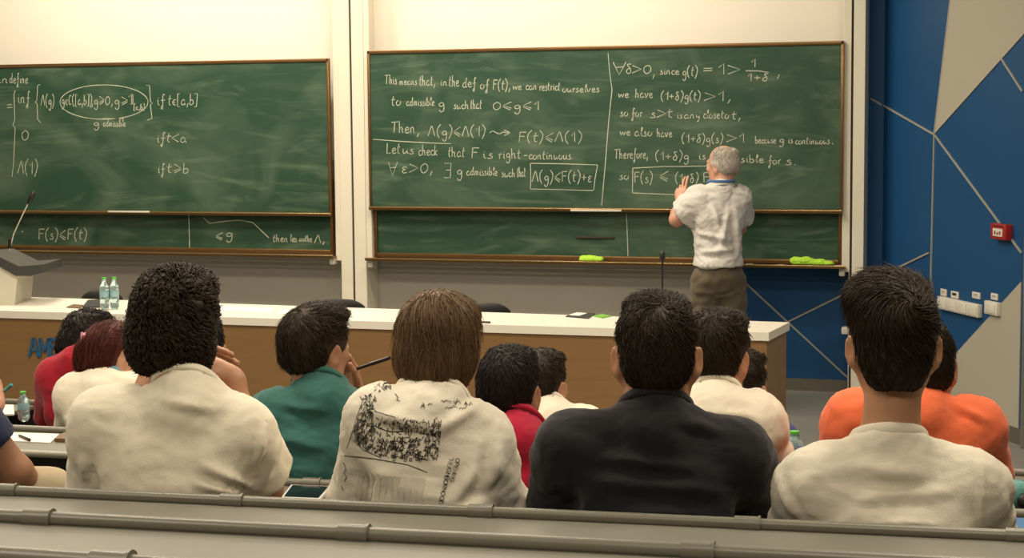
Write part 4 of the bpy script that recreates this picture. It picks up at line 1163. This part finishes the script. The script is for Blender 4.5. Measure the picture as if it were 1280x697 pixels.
# ================= third and front rows =================
p = Person('person', 'person with auburn pinned-up hair in a white T-shirt with a pale blue collar', (133, 500), 6.05, 0.0, SK2, turn=-12)
p.head(139, 440, .04, .93, yaw=-40, pitch=4)
p.torso(p.L(98, 497), p.L(168, 497), p.L(131, 471), lean=.02, loose=.022, width=1.1, hip_z=.5)
p.legs_sit(m_trous)
p.done(W2, vox=.007, cvox=.010, collar=('band', cloth('pale_blue_collar', (.16, .30, .38))), folds=[(85, 520, 120, 512, .006, .012)])
p.hair([((0, -.012, .030), (.084, .104, .086)), ((0, -.05, -.02), (.076, .070, .070)), ((0, .04, .075), (.070, .062, .035)), ((-.04, -.095, -.005), (.030, .035, .055), .02), ((-.055, -.10, -.045), (.018, .022, .045), .02)], H_RED, [('e', (0, .10, -.055), (.066, .070, .095)), ('h', (0, -.06, -.075), (0, -.2, -1))] + [('e', (x * .088, .014, -.032), (.022, .034, .040)) for x in (-1, 1)], vox=.006,
       strands=[dict(length=.07, lift=.004, n=1100, width=.0034, steps=5, swirl=.2, gravity=.5, seed=30, jit=.15, whorl=(0, .06, .09)), dict(length=.05, lift=.015, n=150, width=.003, steps=5, seed=31, jit=.5)])
cl = MB(); cc = p.H(-.035, -.100, .050)
for t in (-1, 1): cl.box(Vector(cc) + Vector((.006 * t, -.004 * t, 0)), (.010, .022, .046), rot=Matrix.Rotation(.4 * t, 3, 'X'), bevel=.004)
cl.build('hair_clip', mat('pink_hair_clip', (.45, .16, .20), .3), p.hair_ob, smooth=True)

p = Person('person', 'person with dark tied-back hair in a red T-shirt, left of the auburn-haired person', (92, 490), 6.75, 0.0, SK2, turn=-8)
p.head(109, 425, .10, .96, yaw=-25, pitch=12)
p.torso(p.L(71, 474), p.L(128, 472), p.L(101, 448, .02), lean=-.02, loose=.020, width=1.12, hip_z=.5, short_sleeve=.8)
p.legs_sit(m_trous)
p.done(REDT, vox=.008, cvox=.011, collar=('crew', REDT), folds=[(60, 480, 100, 490, .006, .012)])
p.hair([((0, -.012, .034), (.086, .106, .088)), ((0, -.05, -.02), (.080, .074, .074)), ((0, .04, .085), (.078, .07, .04)), ((-.035, -.10, -.03), (.030, .035, .055), .03)], H_BLACK, [('e', (0, .10, -.055), (.066, .070, .095)), ('h', (0, -.06, -.095), (0, -.2, -1))], vox=.007, noise=.004,
       strands=[dict(length=.08, lift=.012, n=900, width=.004, steps=6, swirl=.3, gravity=.6, seed=33, jit=.4, curl=.4), dict(length=.07, lift=.014, n=200, width=.004, steps=6, gravity=1.2, seed=34, jit=.4, where=lambda l: l[:, 0] < -.03)])

p = Person('person', 'person in a white shirt showing only hair and shoulder past the curly-haired student', (256, 500), 6.75, 0.0, SK1)
p.head(254, 437, .04, 1.05, yaw=-8)
p.torso(p.L(210, 508), p.L(288, 508), p.L(252, 476), lean=.02, width=1.1)
p.legs_sit(m_trous)
p.done(W_SHIRT, vox=.008, cvox=.011)
short_hair(p, H_BLACK, dens=.25, seed=36, vox=.007)

p = Person('person', 'person with faded cropped hair in a white T-shirt, just right of the crimson polo', (690, 530), 5.63, 0.0, SK1)
p.head(677, 482, .05, .98, yaw=-22, pitch=5, ear_out=10)
p.torso(p.L(648, 540), p.L(732, 542), p.L(680, 512), lean=.03, width=1.1, loose=.022)
p.legs_sit(m_trous)
p.done(W2, vox=.007, cvox=.010, collar=('crew', W2))
short_hair(p, H_DARK, dens=.35, seed=38, vox=.006, nape=-.05, top=.09)

p = Person('person', 'person in a blue top, half hidden beyond the white shirt near the desk end', (928, 540), 5.48, 0.0, SK2)
p.head(926, 486, .05, .98, yaw=-22, pitch=4)
p.torso(p.L(890, 556), p.L(966, 556), p.L(928, 520), lean=.03, width=1.1)
p.legs_sit(m_trous)
p.done(BLUE, vox=.007, cvox=.010, collar=('crew', BLUE))
short_hair(p, H_DARK, dens=.35, seed=40, vox=.006, side=.082, length=.034)

p = Person('person', 'person beyond the left edge, only a hand with a teal pen in view', (-68, 500), 6.23, 0.0, SK2)
p.head(-70, 428, .05)
RWp = p.L(-4, 503, .04)
p.torso(p.L(-112, 496), p.L(-38, 496), p.L(-72, 464), lean=.03, arms={'L': (p.L(-124, 538, .0), p.L(-96, 500, .10), dict(d=(.6, .2, .7), n=(-.5, .8, 0))), 'R': (p.L(-24, 530, .0), RWp, dict(d=(.05, .45, .75), n=(.9, -.3, .2), curls=[(35, 50, 30), (45, 55, 30), (55, 60, 35), (60, 60, 35)]))})
p.legs_sit(m_trous)
p.done(W_SHIRT, vox=.007, cvox=.010, collar=('crew', W_SHIRT))
short_hair(p, H_BLACK, dens=.2, seed=42, vox=.007)
m_tealpen = mat('teal_pen', (.02, .30, .30), .35)
pa_, pb_ = at_depth(4.0, 489, 6.18), at_depth(14, 481, 6.13)
pen = empty('pen', pa_, 0, 'teal pen pointing up from a hand at the left edge', 'pen'); v_ = pb_ - pa_
MB().tube([(0, 0, 0), v_ * .1, v_], [.002, .006, .006], 10).build('barrel', m_tealpen, pen, smooth=True)
MB().tube([v_ * .97, v_ * 1.06], [.0066, .005], 10).build('cap', m_tealpen, pen, smooth=True)

# ================= the lecturer =================
m_khaki = cloth('brown_grey_trousers', (.115, .092, .062)); LSH = cloth('lecturer_shirt', (.60, .575, .54))
dprof = (at_Y(900, 260, 10.82) - CAM).dot(fwd)
p = Person('person', 'grey-haired balding lecturer in a pale short-sleeved shirt, gesturing at the blackboard', (902, 300), dprof, 0.0, skin_mat('skin_rosy', (.56, .30, .20)), turn=14)
S_ = F / dprof
p.head(903, 206, .02, 1.05, yaw=32, pitch=2, roll=-2)
LE = p.L(846, 274, .10); LW = p.L(851, 254, .24)
RE = p.L(924, 284, .20); RW = p.L(900, 276, .36)
p.torso(p.L(873, 252), p.L(921, 250, .04), p.L(902, 232, .0), hip_z=.93, hip_c=p.L(898, 345, .02), lean=0, width=1.22, depth=1.15, loose=.026, short_sleeve=.66, sleeve_loose=1.4, arm_s=1.15, neck_r=.060,
        arms={'L': (LE, LW, dict(d=(.05, .25, 1), n=(-.5, -.8, .1), curls=[(5, 10, 5), (15, 20, 10), (40, 50, 30), (50, 60, 30)], thumb=(35, 10), s=1.02)),
              'R': (RE, RW, dict(d=(-.7, .5, .4), n=(.5, .4, .6)))}, hem=float(p.L(900, 332)[2]))
h = p.hip
P = []
for sx in (-1, 1):
    a = h + np.array((sx * .085, 0, -.03)); k = np.array((h[0] + sx * .10, h[1] + .02, .50)); an = np.array((h[0] + sx * .11, h[1] - .01, .10))
    p.prims += [Cap(a, k, .080, .058, k=.04), Cap(k, an, .055, .036, k=.03)]
    P += [Cap(a, k, .090, .076, k=.05), Cap(k, an + np.array((0, 0, -.05)), .074, .066, k=.04, flat=1)]
    p.shoe((an[0], an[1], 0.0))
P += [Ell(h + np.array((0, -.02, .0)), (.128, .12, .13), k=.06), Half(h + np.array((0, 0, .10)), (0, 0, 1))]
p.trous = P; p.mtr = m_khaki; p.tr_wr = .010
p.done(LSH, folds=[(885, 255, 900, 310, .012, .02), (905, 262, 890, 322, .012, .02), (870, 290, 910, 300, .012, .02), (872, 315, 915, 310, .014, .02), (915, 260, 920, 320, .010, .02)], collar=('polo', LSH), wrinkle=.009, wr_scale=.2)
# blue lanyard round the neck
nb = p.neckbase; lan = MB()
lan.tube([Vector(nb) + Vector((.083 * math.cos(t), .092 * math.sin(t) + .014, .030 - .05 * max(0, math.sin(t)))) for t in [2 * math.pi * i / 28 for i in range(29)]], .009, 8)
lan.build('lanyard', cloth('lanyard_blue', (.06, .16, .34)), p.root, smooth=True)
blt = MB(); hb = Vector(h) + Vector((0, 0, .095))
p.hair([((0, -.018, .006), (.083, .100, .072)), ((0, -.055, -.022), (.066, .054, .050)), ((0, -.03, .055), (.074, .080, .062))], H_GREY,
       [('e', (0, .085, -.03), (.085, .088, .12)), ('e', (.012, -.05, .125), (.045, .05, .05)), ('e', (0, .03, .12), (.06, .07, .045)), ('h', (0, -.06, -.062), (0, -.25, -1))] + [('e', (x * .088, .012, -.032), (.022, .034, .036)) for x in (-1, 1)], vox=.006,
       strands=[dict(length=.032, lift=.006, n=1100, width=.003, steps=4, swirl=.3, seed=50, jit=.5)])
# ------------------------------------------------------------------ ink on the printed shirt: strokes laid on the cloth surface
_g('O', 12, '6,19 1,15 1,5 6,0 11,5 11,15 6,19'); _g('P', 10, '1,0 1,19 7,19 9,15 7,10 1,10'); _g('E', 9, '8,19 1,19 1,0 8,0', '1,10 7,10'); _g('N', 10, '1,0 1,19 9,0 9,19')
_g('I', 3, '1,0 1,19'); _g('G', 12, '10,16 6,19 1,14 1,5 6,0 10,3 10,9 7,9'); _g('H', 10, '1,0 1,19', '9,0 9,19', '1,10 9,10'); _g('B', 10, '1,0 1,19 7,18 8,14 6,10 1,10', '6,10 9,6 7,0 1,0')
_g('R', 10, '1,0 1,19 7,19 9,15 7,10 1,10', '5,10 9,0'); _g('D', 11, '1,0 1,19 6,18 10,13 10,6 6,1 1,0'); _g('"', 5, '1,20 1,15', '4,20 4,15')
SHARP.update('EINHR')
m_ink = mat('black_ink', (.018, .017, .016), .8); m_inkg = mat('grey_ink', (.60, .555, .45), .9)
bvh = BVHTree.FromPolygons([tuple(v) for v in PRINT.shV], [tuple(int(i) for i in q) for q in PRINT.shQ])
cam_l = PRINT.inv @ CAM
def on_shirt(x, y, off=.0016):
    d = (PRINT.inv @ at_depth(x, y, 3.0)) - cam_l
    loc, nor, i, dist = bvh.ray_cast(cam_l, d.normalized())
    if loc is None: return None
    if nor.dot(d) > 0: nor = -nor
    return loc + nor * off
def nor_at(p):
    loc, nor, i, d = bvh.find_nearest(p); return nor if nor.dot(cam_l - p) > 0 else -nor
def ink(polys, width, name, m, off=.0016):
    ok = []
    for q in polys:
        dense = []
        for (a, b) in zip(q[:-1], q[1:]):
            n = max(1, int(math.hypot(b[0] - a[0], b[1] - a[1]) / 4))
            dense += [(a[0] + (b[0] - a[0]) * i / n, a[1] + (b[1] - a[1]) * i / n) for i in range(n)]
        dense.append(q[-1]); P = [on_shirt(*d, off) for d in dense]
        P = [p_ for p_ in P if p_ is not None]
        if len(P) > 1: ok.append([tuple(p_) for p_ in P])
    if ok: return ribbons(ok, lambda *c: Vector(c), nor_at, width, name, m, PRINT.shirt_ob)
rr = random.Random(21)
def lerp_edge(E, t):
    for (t0, x0, y0), (t1, x1, y1) in zip(E[:-1], E[1:]):
        if t <= t1: k = (t - t0) / (t1 - t0); return x0 + (x1 - x0) * k, y0 + (y1 - y0) * k
    return E[-1][1:]
TOP = [(0, 452, 503), (.22, 468, 514), (.5, 495, 522), (1, 553, 524)]; BOT = [(0, 440, 545), (.25, 458, 562), (.5, 485, 572), (1, 546, 575)]
def q_(u, v):
    a, b = lerp_edge(TOP, u), lerp_edge(BOT, u); return (a[0] + (b[0] - a[0]) * v, a[1] + (b[1] - a[1]) * v)
sk = []
for k in range(620):                                # roofs, walls and windows of the street view
    u, v = rr.random(), rr.random() ** .8; kind = rr.random(); l = rr.uniform(.012, .05)
    if .25 < u < .9 and .30 < v < .48 and rr.random() < .75: continue
    if kind < .40: sk.append([q_(u, v), q_(u + rr.uniform(-.01, .01), min(1, v + rr.uniform(.05, .16)))])
    elif kind < .70: sk.append([q_(u, v), q_(min(1, u + l), v + rr.uniform(-.06, .06))])
    elif kind < .85: sk.append([q_(u, v), q_(u + l * .5, v - .07), q_(min(1, u + l), v)])
    else: sk.append([q_(u, v), q_(min(1, u + .02), v), q_(min(1, u + .02), v + .07), q_(u, v + .07), q_(u, v)])
sk += [[TOP[i][1:] for i in range(1, 3)], [q_(.25 + .7 * i / 8, .34 + .04 * math.sin(i)) for i in range(9)]]
ink(sk, .0015, 'printed_sketch', m_ink)
blob = []
for cx, cy, r, n in ((461, 500, 9, 26), (463, 512, 6, 16), (484, 482, 6, 18), (474, 484, 5, 8), (543, 541, 8, 14), (500, 556, 10, 14)):
    for k in range(n):
        a, rad = rr.uniform(0, 6.28), r * rr.random() ** .5; x, y = cx + rad * math.cos(a), cy + rad * .8 * math.sin(a)
        blob.append([(x, y), (x + rr.uniform(-3, 3), y + rr.uniform(-3, 3)), (x + rr.uniform(-3, 3), y + rr.uniform(-3, 3))])
ink(blob, .0018, 'printed_foliage', m_ink)
ink([[(455, 497), (447, 520), (439, 545), (434, 560)], [(431, 569), (455, 571.5), (480, 575), (510, 581), (534, 590)], [(440, 548), (455, 562), (475, 571)]], .0016, 'printed_outline', m_ink)
hw = []
for x0, x1, y0 in ((527, 531, 507), (535, 541, 506), (551, 565, 501), (567, 576, 503), (580, 592, 505), (556, 572, 509), (574, 585, 510)):
    x = x0; pl = []
    while x < x1: pl.append((x, y0 + rr.uniform(-2.6, 2.2))); x += rr.uniform(.8, 1.8)
    hw.append(pl)
hw += [[(526, 510), (529, 503), (531, 510)], [(527, 507.5), (531, 507.5)], [(571, 498), (569, 506)], [(494, 492), (498, 497), (496, 500), (500, 501)], [(430, 578), (433, 586), (430, 590), (434, 596), (431, 601)], [(427, 606), (429, 612)]]
ink(hw, .0017, 'printed_handwriting', m_ink)
def down_text(txt, a, b, h):
    L_ = math.hypot(b[0] - a[0], b[1] - a[1]); u = ((b[0] - a[0]) / L_, (b[1] - a[1]) / L_); v = (-u[1], u[0])
    out = []
    for st in text_strokes(txt, 0, L_, 0, h / 1.9):
        out.append([(a[0] + u[0] * X + v[0] * Y, a[1] + u[1] * X + v[1] * Y) for X, Y in st])
    return out
ink(down_text('OPENING', (570, 572), (562, 601), 5.2), .0012, 'printed_word', m_ink)
ink(down_text('"NEIGHBORHOOD', (562, 571), (548, 629), 5.2), .0012, 'printed_word', m_ink)
ink([[(452 + i * 7.5, 592 + i * .6), (447 + i * 7.6, 628 + i * .3)] for i in range(11)], .013, 'printed_wash', m_inkg, .0012)
# ------------------------------------------------------------------ small things on desks, benches, trays and walls
def flat(pts, z, t, name, m, label, cat, group=None, smooth=False):
    q = [at_z(x, y, z) for x, y in pts]
    c = sum(q, Vector()) / len(q)
    o = MB().prism([Vector((p.x - c.x, p.y - c.y, 0)) for p in q], (0, 0, t)).build(name, m)
    o.location = (c.x, c.y, z); return tag(o, label, cat, group)
zt2, zt3, zt4 = z2 - .016 + .0095, z3 - .016 + .0095, z4 - .016 + .0095
m_brown = mat('brown_leather', (.15, .085, .04), .5, bump=(200, .2)); m_glassy = mat('dark_glass', (.008, .012, .016), .08)
m_rim = mat('tablet_rim', (.72, .70, .64), .3); m_green = mat('green_print', (.18, .42, .05), .5); m_cover = mat('dark_cover', (.035, .035, .04), .4)
m_teal2 = mat('teal_nylon', (.10, .30, .27), .7, bump=(140, .3)); m_bluef = mat('blue_folder', (.06, .16, .36), .4)
flat([(12, 541), (74, 543), (63, 554), (4, 551)], zt3, .003, 'paper_sheet', m_paper, 'white paper sheets on the third bench ledge, under a grey pen', 'paper')
pa_, pb_ = at_z(23, 543.5, zt3 + .008), at_z(37, 549.5, zt3 + .008)
pen = empty('pen', pa_, 0, 'grey pen lying across the white papers on the third bench ledge', 'pen'); v_ = pb_ - pa_
MB().tube([(0, 0, 0), v_ * .12, v_ * .72], [.0012, .0045, .0045], 10).build('barrel', m_steel, pen, smooth=True)
MB().tube([v_ * .72, v_], [.005, .005], 10).build('cap', m_black, pen, smooth=True)
nb_ = flat([(81, 544), (97, 545), (93, 553), (68, 552)], zt3, .012, 'notebook', m_brown, 'brown covered notebook beside the white papers on the third bench ledge', 'notebook')
flat([(-4, 507), (17, 507.5), (18, 519), (-6, 519)], zt4, .006, 'paper_sheet', m_paper, 'white paper on the front bench ledge at the left edge, beside the small bottle', 'paper')
flat([(285, 621), (309, 622), (312, 633), (283, 632)], zt2, .003, 'paper_sheet', m_paper, 'white paper on the bench ledge by the curly-haired student, mostly hidden', 'paper')
flat([(596, 616), (614, 617), (612, 634), (590, 633)], zt2, .003, 'paper_sheet', m_paper, 'white paper on the bench ledge under the printed sleeve, a corner showing', 'paper')
q = [(364, 609), (414, 611), (400, 627), (352, 625)]
tb = flat(q, zt2, .008, 'tablet_computer', m_rim, 'tablet computer with a dark screen and pale rim on the second bench ledge', 'tablet')
c = Vector(tb.location); cc = sum([at_z(x, y, zt2) for x, y in q], Vector()) / 4
MB().prism([(at_z(x, y, zt2) - cc) * .9 + Vector((0, 0, .008)) for x, y in q], (0, 0, .0012)).build('screen', m_glassy, tb)

def bottle(name, px, py, z, h, r, label, cat, group=None, tint=(.72, .90, .95), full=True):
    p = at_z(px, py, z); b = empty(name, p, 0, label, cat, group)
    mg = mat('clear_bottle_plastic', (.70, .90, .93), .08, trans=.82); mc = mat('bottle_cap_green', (.10, .50, .06), .4); ml = mat('bottle_label', (.25, .42, .45), .5, noise=(40, .4))
    k = h
    bb_ = MB().lathe([(.0, .004), (r * .6, 0), (r, .02 * k / .2), (r, .30 * k), (r * .93, .33 * k), (r, .36 * k), (r, .60 * k), (r * .93, .63 * k), (r, .67 * k), (r * .9, .74 * k), (r * .5, .86 * k), (r * .40, .90 * k), (r * .40, .95 * k), (0, .95 * k)], (0, 0, 0), 24).build('bottle_body', mg, b, smooth='all')
    MB().lathe([(r * 1.012, .40 * k), (r * 1.02, .41 * k), (r * 1.02, .57 * k), (r * 1.012, .58 * k), (r * .99, .49 * k)], (0, 0, 0), 24).build('label', ml, bb_, smooth=True)
    MB().lathe([(0, .935 * k), (r * .50, .935 * k), (r * .52, .95 * k), (r * .50, k), (0, k)], (0, 0, 0), 18).build('cap', mc, b, smooth=True)
    return b
bottle('water_bottle', 131, 387, ZT, .186, .026, 'clear water bottle with a green cap on the desk, left of the pair', 'bottle', 'water bottles on the desk')
bottle('water_bottle', 143.5, 386.5, ZT, .186, .026, 'clear water bottle with a green cap on the desk, right of the pair', 'bottle', 'water bottles on the desk')
bottle('small_water_bottle', 30, 526, zt4, .112, .022, 'small water bottle with a green cap on the front bench ledge, left edge', 'bottle')
bottle('small_water_bottle', 992.5, 598, zt3, .138, .028, 'small green-capped bottle beyond the rightmost white T-shirt, near the desk end', 'bottle')
flat([(110, 376.5), (130, 375.5), (126, 384.5), (103, 385)], ZT, .010, 'laptop_folder', m_cover, 'dark flat folder on the desk just left of the water bottles', 'folder')
flat([(83, 384.6), (92, 381), (104, 382), (100, 385.4)], ZT, .006, 'pamphlet', m_brown, 'brown pamphlet on the desk at the left of the dark folder', 'pamphlet')
flat([(280, 383.5), (344, 385.5), (338, 391.5), (274, 389)], ZT, .004, 'paper_sheet', m_paper, 'white papers on the desk right of the curly-haired student', 'paper')
flat([(352, 387), (402, 388.5), (398, 394), (348, 392.5)], ZT, .004, 'paper_sheet', m_paper, 'white papers on the desk above the teal-shirted person', 'paper')
bro = flat([(707, 396), (720, 391.5), (744, 392.5), (736, 398.5)], ZT, .006, 'brochure', m_cover, 'dark and white brochure lying on the desk, left of the thin microphone', 'brochure')
q = [(711, 395), (721, 392), (734, 392.8), (724, 396)]; c = Vector(bro.location)
MB().prism([at_z(x, y, ZT) - c + Vector((0, 0, .006)) for x, y in q], (0, 0, .002)).build('cover_panel', m_paper, bro)
flat([(742, 395.6), (752, 393), (764, 395.4), (753, 398)], ZT, .005, 'leaflet', m_green, 'green leaflet lying on the desk beside the dark brochure', 'leaflet')
pa_, pb_ = at_z(598, 402, ZT + .0075), at_z(613, 402.6, ZT + .0075); v_ = pb_ - pa_
pen = empty('marker_pen', pa_, 0, 'dark marker lying on the desk beside the chestnut hair', 'pen')
MB().tube([(0, 0, 0), v_ * .65], [.005, .005], 10).build('barrel', m_black, pen, smooth=True); MB().tube([v_ * .65, v_], [.006, .0055], 10).build('cap', m_steel, pen, smooth=True)

# lime cloths on the board trays
def wiping_cloth(x0, x1, ytop, ybot, label, seed, zb_):
    a, b = at_Y(x0, ybot, YF - .035), at_Y(x1, ybot, YF - .035); w = b.x - a.x; hh = (ybot - ytop) / 190
    rg = np.random.default_rng(seed); P = []
    for k in range(9):
        t = (k + .5) / 9; P.append(Ell((w * t, rg.uniform(-.004, .004), hh * rg.uniform(.10, .34) * (1.15 - .07 * k)), (w * rg.uniform(.10, .17), .030, hh * rg.uniform(.30, .46) * (1.1 - .06 * k)), k=.02))
    P.append(Half((0, 0, 0.0), (0, 0, -1)))
    Fd, lo, h = field(P, .004); V, Q = surface(Fd, lo, h)
    V = V + grad(Fd, lo, h, V) * (.005 * (1 - np.abs(wob(V * np.array((1, 1, 2.)), .05, seed))) - .003)[:, None]
    V[:, 2] = np.maximum(V[:, 2], 0)
    o = np_mesh('wiping_cloth', V, Q, m_cloth); o.location = (a.x, YF - .035, zb_ + .0187)
    return tag(o, label, 'cloth')
zb_r = rboard.location.z
wiping_cloth(727, 753, 321, 331.5, 'crumpled lime wiping cloth on the chalk tray, left of the lecturer', 3, zb_r)
wiping_cloth(991, 1040, 327, 340, 'lime wiping cloth spread on the right end of the chalk tray', 5, zb_r)
m_stick = mat('chalk_stick_white', (.75, .72, .65), .9)
for x, lab in ((937, 'white chalk stick on the tray just right of the lecturer'), (976, 'white chalk stick on the tray midway between lecturer and lime cloth'), (1048, 'white chalk stick on the tray right of the spread lime cloth')):
    p_ = at_Y(x, 334, YF - .045); o = MB().tube([(-.025, 0, 0), (.022, .004, 0), (.025, .004, 0)], [.0055, .0055, .003], 10).build('chalk_stick', m_stick, smooth=True)
    o.location = (p_.x, YF - .045, zb_r + .0118); tag(o, lab, 'chalk', 'chalk sticks on the right tray')

# bag and folder at the right end of the second bench
pb0 = at_z(1271, 637, zt2); bag = empty('pencil_pouch', pb0, YAW, 'teal and black pouch on the second bench at the right edge', 'pouch')
P = [Cap((-.02, 0, .035), (.10, .01, .035), .034, .036, k=.02), Cap((-.005, -.01, .05), (.10, 0, .055), .022, k=.02), Half((0, 0, 0), (0, 0, -1))]
Fd, lo, h = field(P, .004); V, Q = surface(Fd, lo, h); np_mesh('pouch_body', V, Q, m_teal2, bag)
P = [Cap((.012, -.030, .030), (.10, -.022, .030), .022, .024, k=.02), Half((0, 0, .001), (0, 0, -1))]
Fd, lo, h = field(P, .004); V, Q = surface(Fd, lo, h); np_mesh('pouch_side', V, Q, m_black, bag)
MB().tube([(-.03, -.004, .070), (.02, -.012, .075), (.09, -.006, .082)], .003, 8).build('zip', m_black, bag, smooth=True)
flat([(1256, 650), (1300, 652), (1300, 665), (1250, 663)], zt2, .008, 'folder', m_bluef, 'blue folder on the second bench ledge below the teal pouch', 'folder')

# wall fittings on the splayed wall
m_red = mat('red_call_point', (.30, .012, .012), .4); m_plate = mat('socket_white', (.62, .60, .53), .4)
def on_wall(name, x0, y0, x1, y1, t, m, label, cat, bev=.004, group=None):
    a, b = S(x0, (y0 + y1) / 2, 0), S(x1, (y0 + y1) / 2, 0); top, bot = S((x0 + x1) / 2, y0, 0), S((x0 + x1) / 2, y1, 0)
    c = (a + b) / 2; c.z = (top.z + bot.z) / 2
    e = empty(name, c, math.atan2(sdir.y, sdir.x), label, cat, group); w, h = (b - a).length, top.z - bot.z
    sg = 1 if Vector((-sdir.y, sdir.x, 0)).dot(snor) > 0 else -1
    MB().box((0, sg * t / 2, 0), (w, t, h), bevel=bev).build('plate' if m is m_plate else 'housing', m, e, smooth=True)
    return e, w, h, sg, t
e, w, h, sg, t = on_wall('fire_call_point', 1247, 279.5, 1266, 299, .045, m_red, 'red fire alarm call point on the blue wall', 'fire alarm')
MB().box((0, sg * (t + .001), -.004), (w * .62, .004, h * .50), bevel=.001).build('press_panel', m_plate, e)
mb = MB(); 
for k in range(3): mb.box((w * (-.16 + .16 * k), sg * (t + .0035), -.006 - .004 * (k == 1)), (w * .09, .002, h * (.22 - .06 * (k == 1))))
mb.build('press_symbol', m_red, e)
MB().box((0, sg * (t + .001), h * .36), (w * .7, .003, h * .08)).build('caption_strip', mat('dark_red_strip', (.12, .005, .005), .5), e)
e, w, h, sg, t = on_wall('socket_panel', 1177, 375, 1228, 391, .03, m_plate, 'long white socket panel low on the blue wall', 'socket')
m_slot = mat('socket_marking_grey', (.38, .36, .31), .5)  # mid grey of the tag markings and the outlet face
for k in range(4):
    MB().box((w * (-.375 + .25 * k), sg * (t + .002), 0), (w * .21, .006, h * .78), bevel=.002).build('module', m_plate, e, smooth=True)
e, w, h, sg, t = on_wall('light_switch', 1236, 376.5, 1252, 393, .03, m_plate, 'square white switch at the edge of the white wall panel', 'switch')
MB().box((0, sg * (t + .002), 0), (w * .72, .006, h * .72), bevel=.002).build('rocker', m_plate, e, smooth=True)
for x0, x1, y0, y1, lab in ((1177, 1184, 361, 369.5, 'small white tag above the left end of the socket panel'), (1190, 1199, 364, 372.5, 'small white tag with a dark window above the socket panel'), (1216.5, 1226, 365, 373, 'small white tag above the right end of the socket panel'), (1240, 1248, 366.5, 374.5, 'small white tag above the square switch')):
    e, w, h, sg, t = on_wall('wall_tag', x0, y0, x1, y1, .008, m_plate, lab, 'tag', .001, 'tags above the wall sockets')
    MB().box((0, sg * (t + .0006), h * .1), (w * .55, .002, h * .34)).build('marking', m_steel if 'dark' in lab else m_slot, e)
# small outlet on the right pillar's side
p_ = at_Y(1055.5, 412.5, YF + .06); e = empty('pillar_outlet', (pb[0], YF + .06, p_.z), 0, 'small outlet box on the left side of the right pillar', 'socket')
wv = pb[0] - p_.x + .015
MB().box((-wv / 2, 0, 0), (wv, .07, .045), bevel=.004).build('box', m_plate, e, smooth=True); MB().box((-wv - .001, 0, 0), (.004, .03, .02)).build('socket_face', m_slot, e)
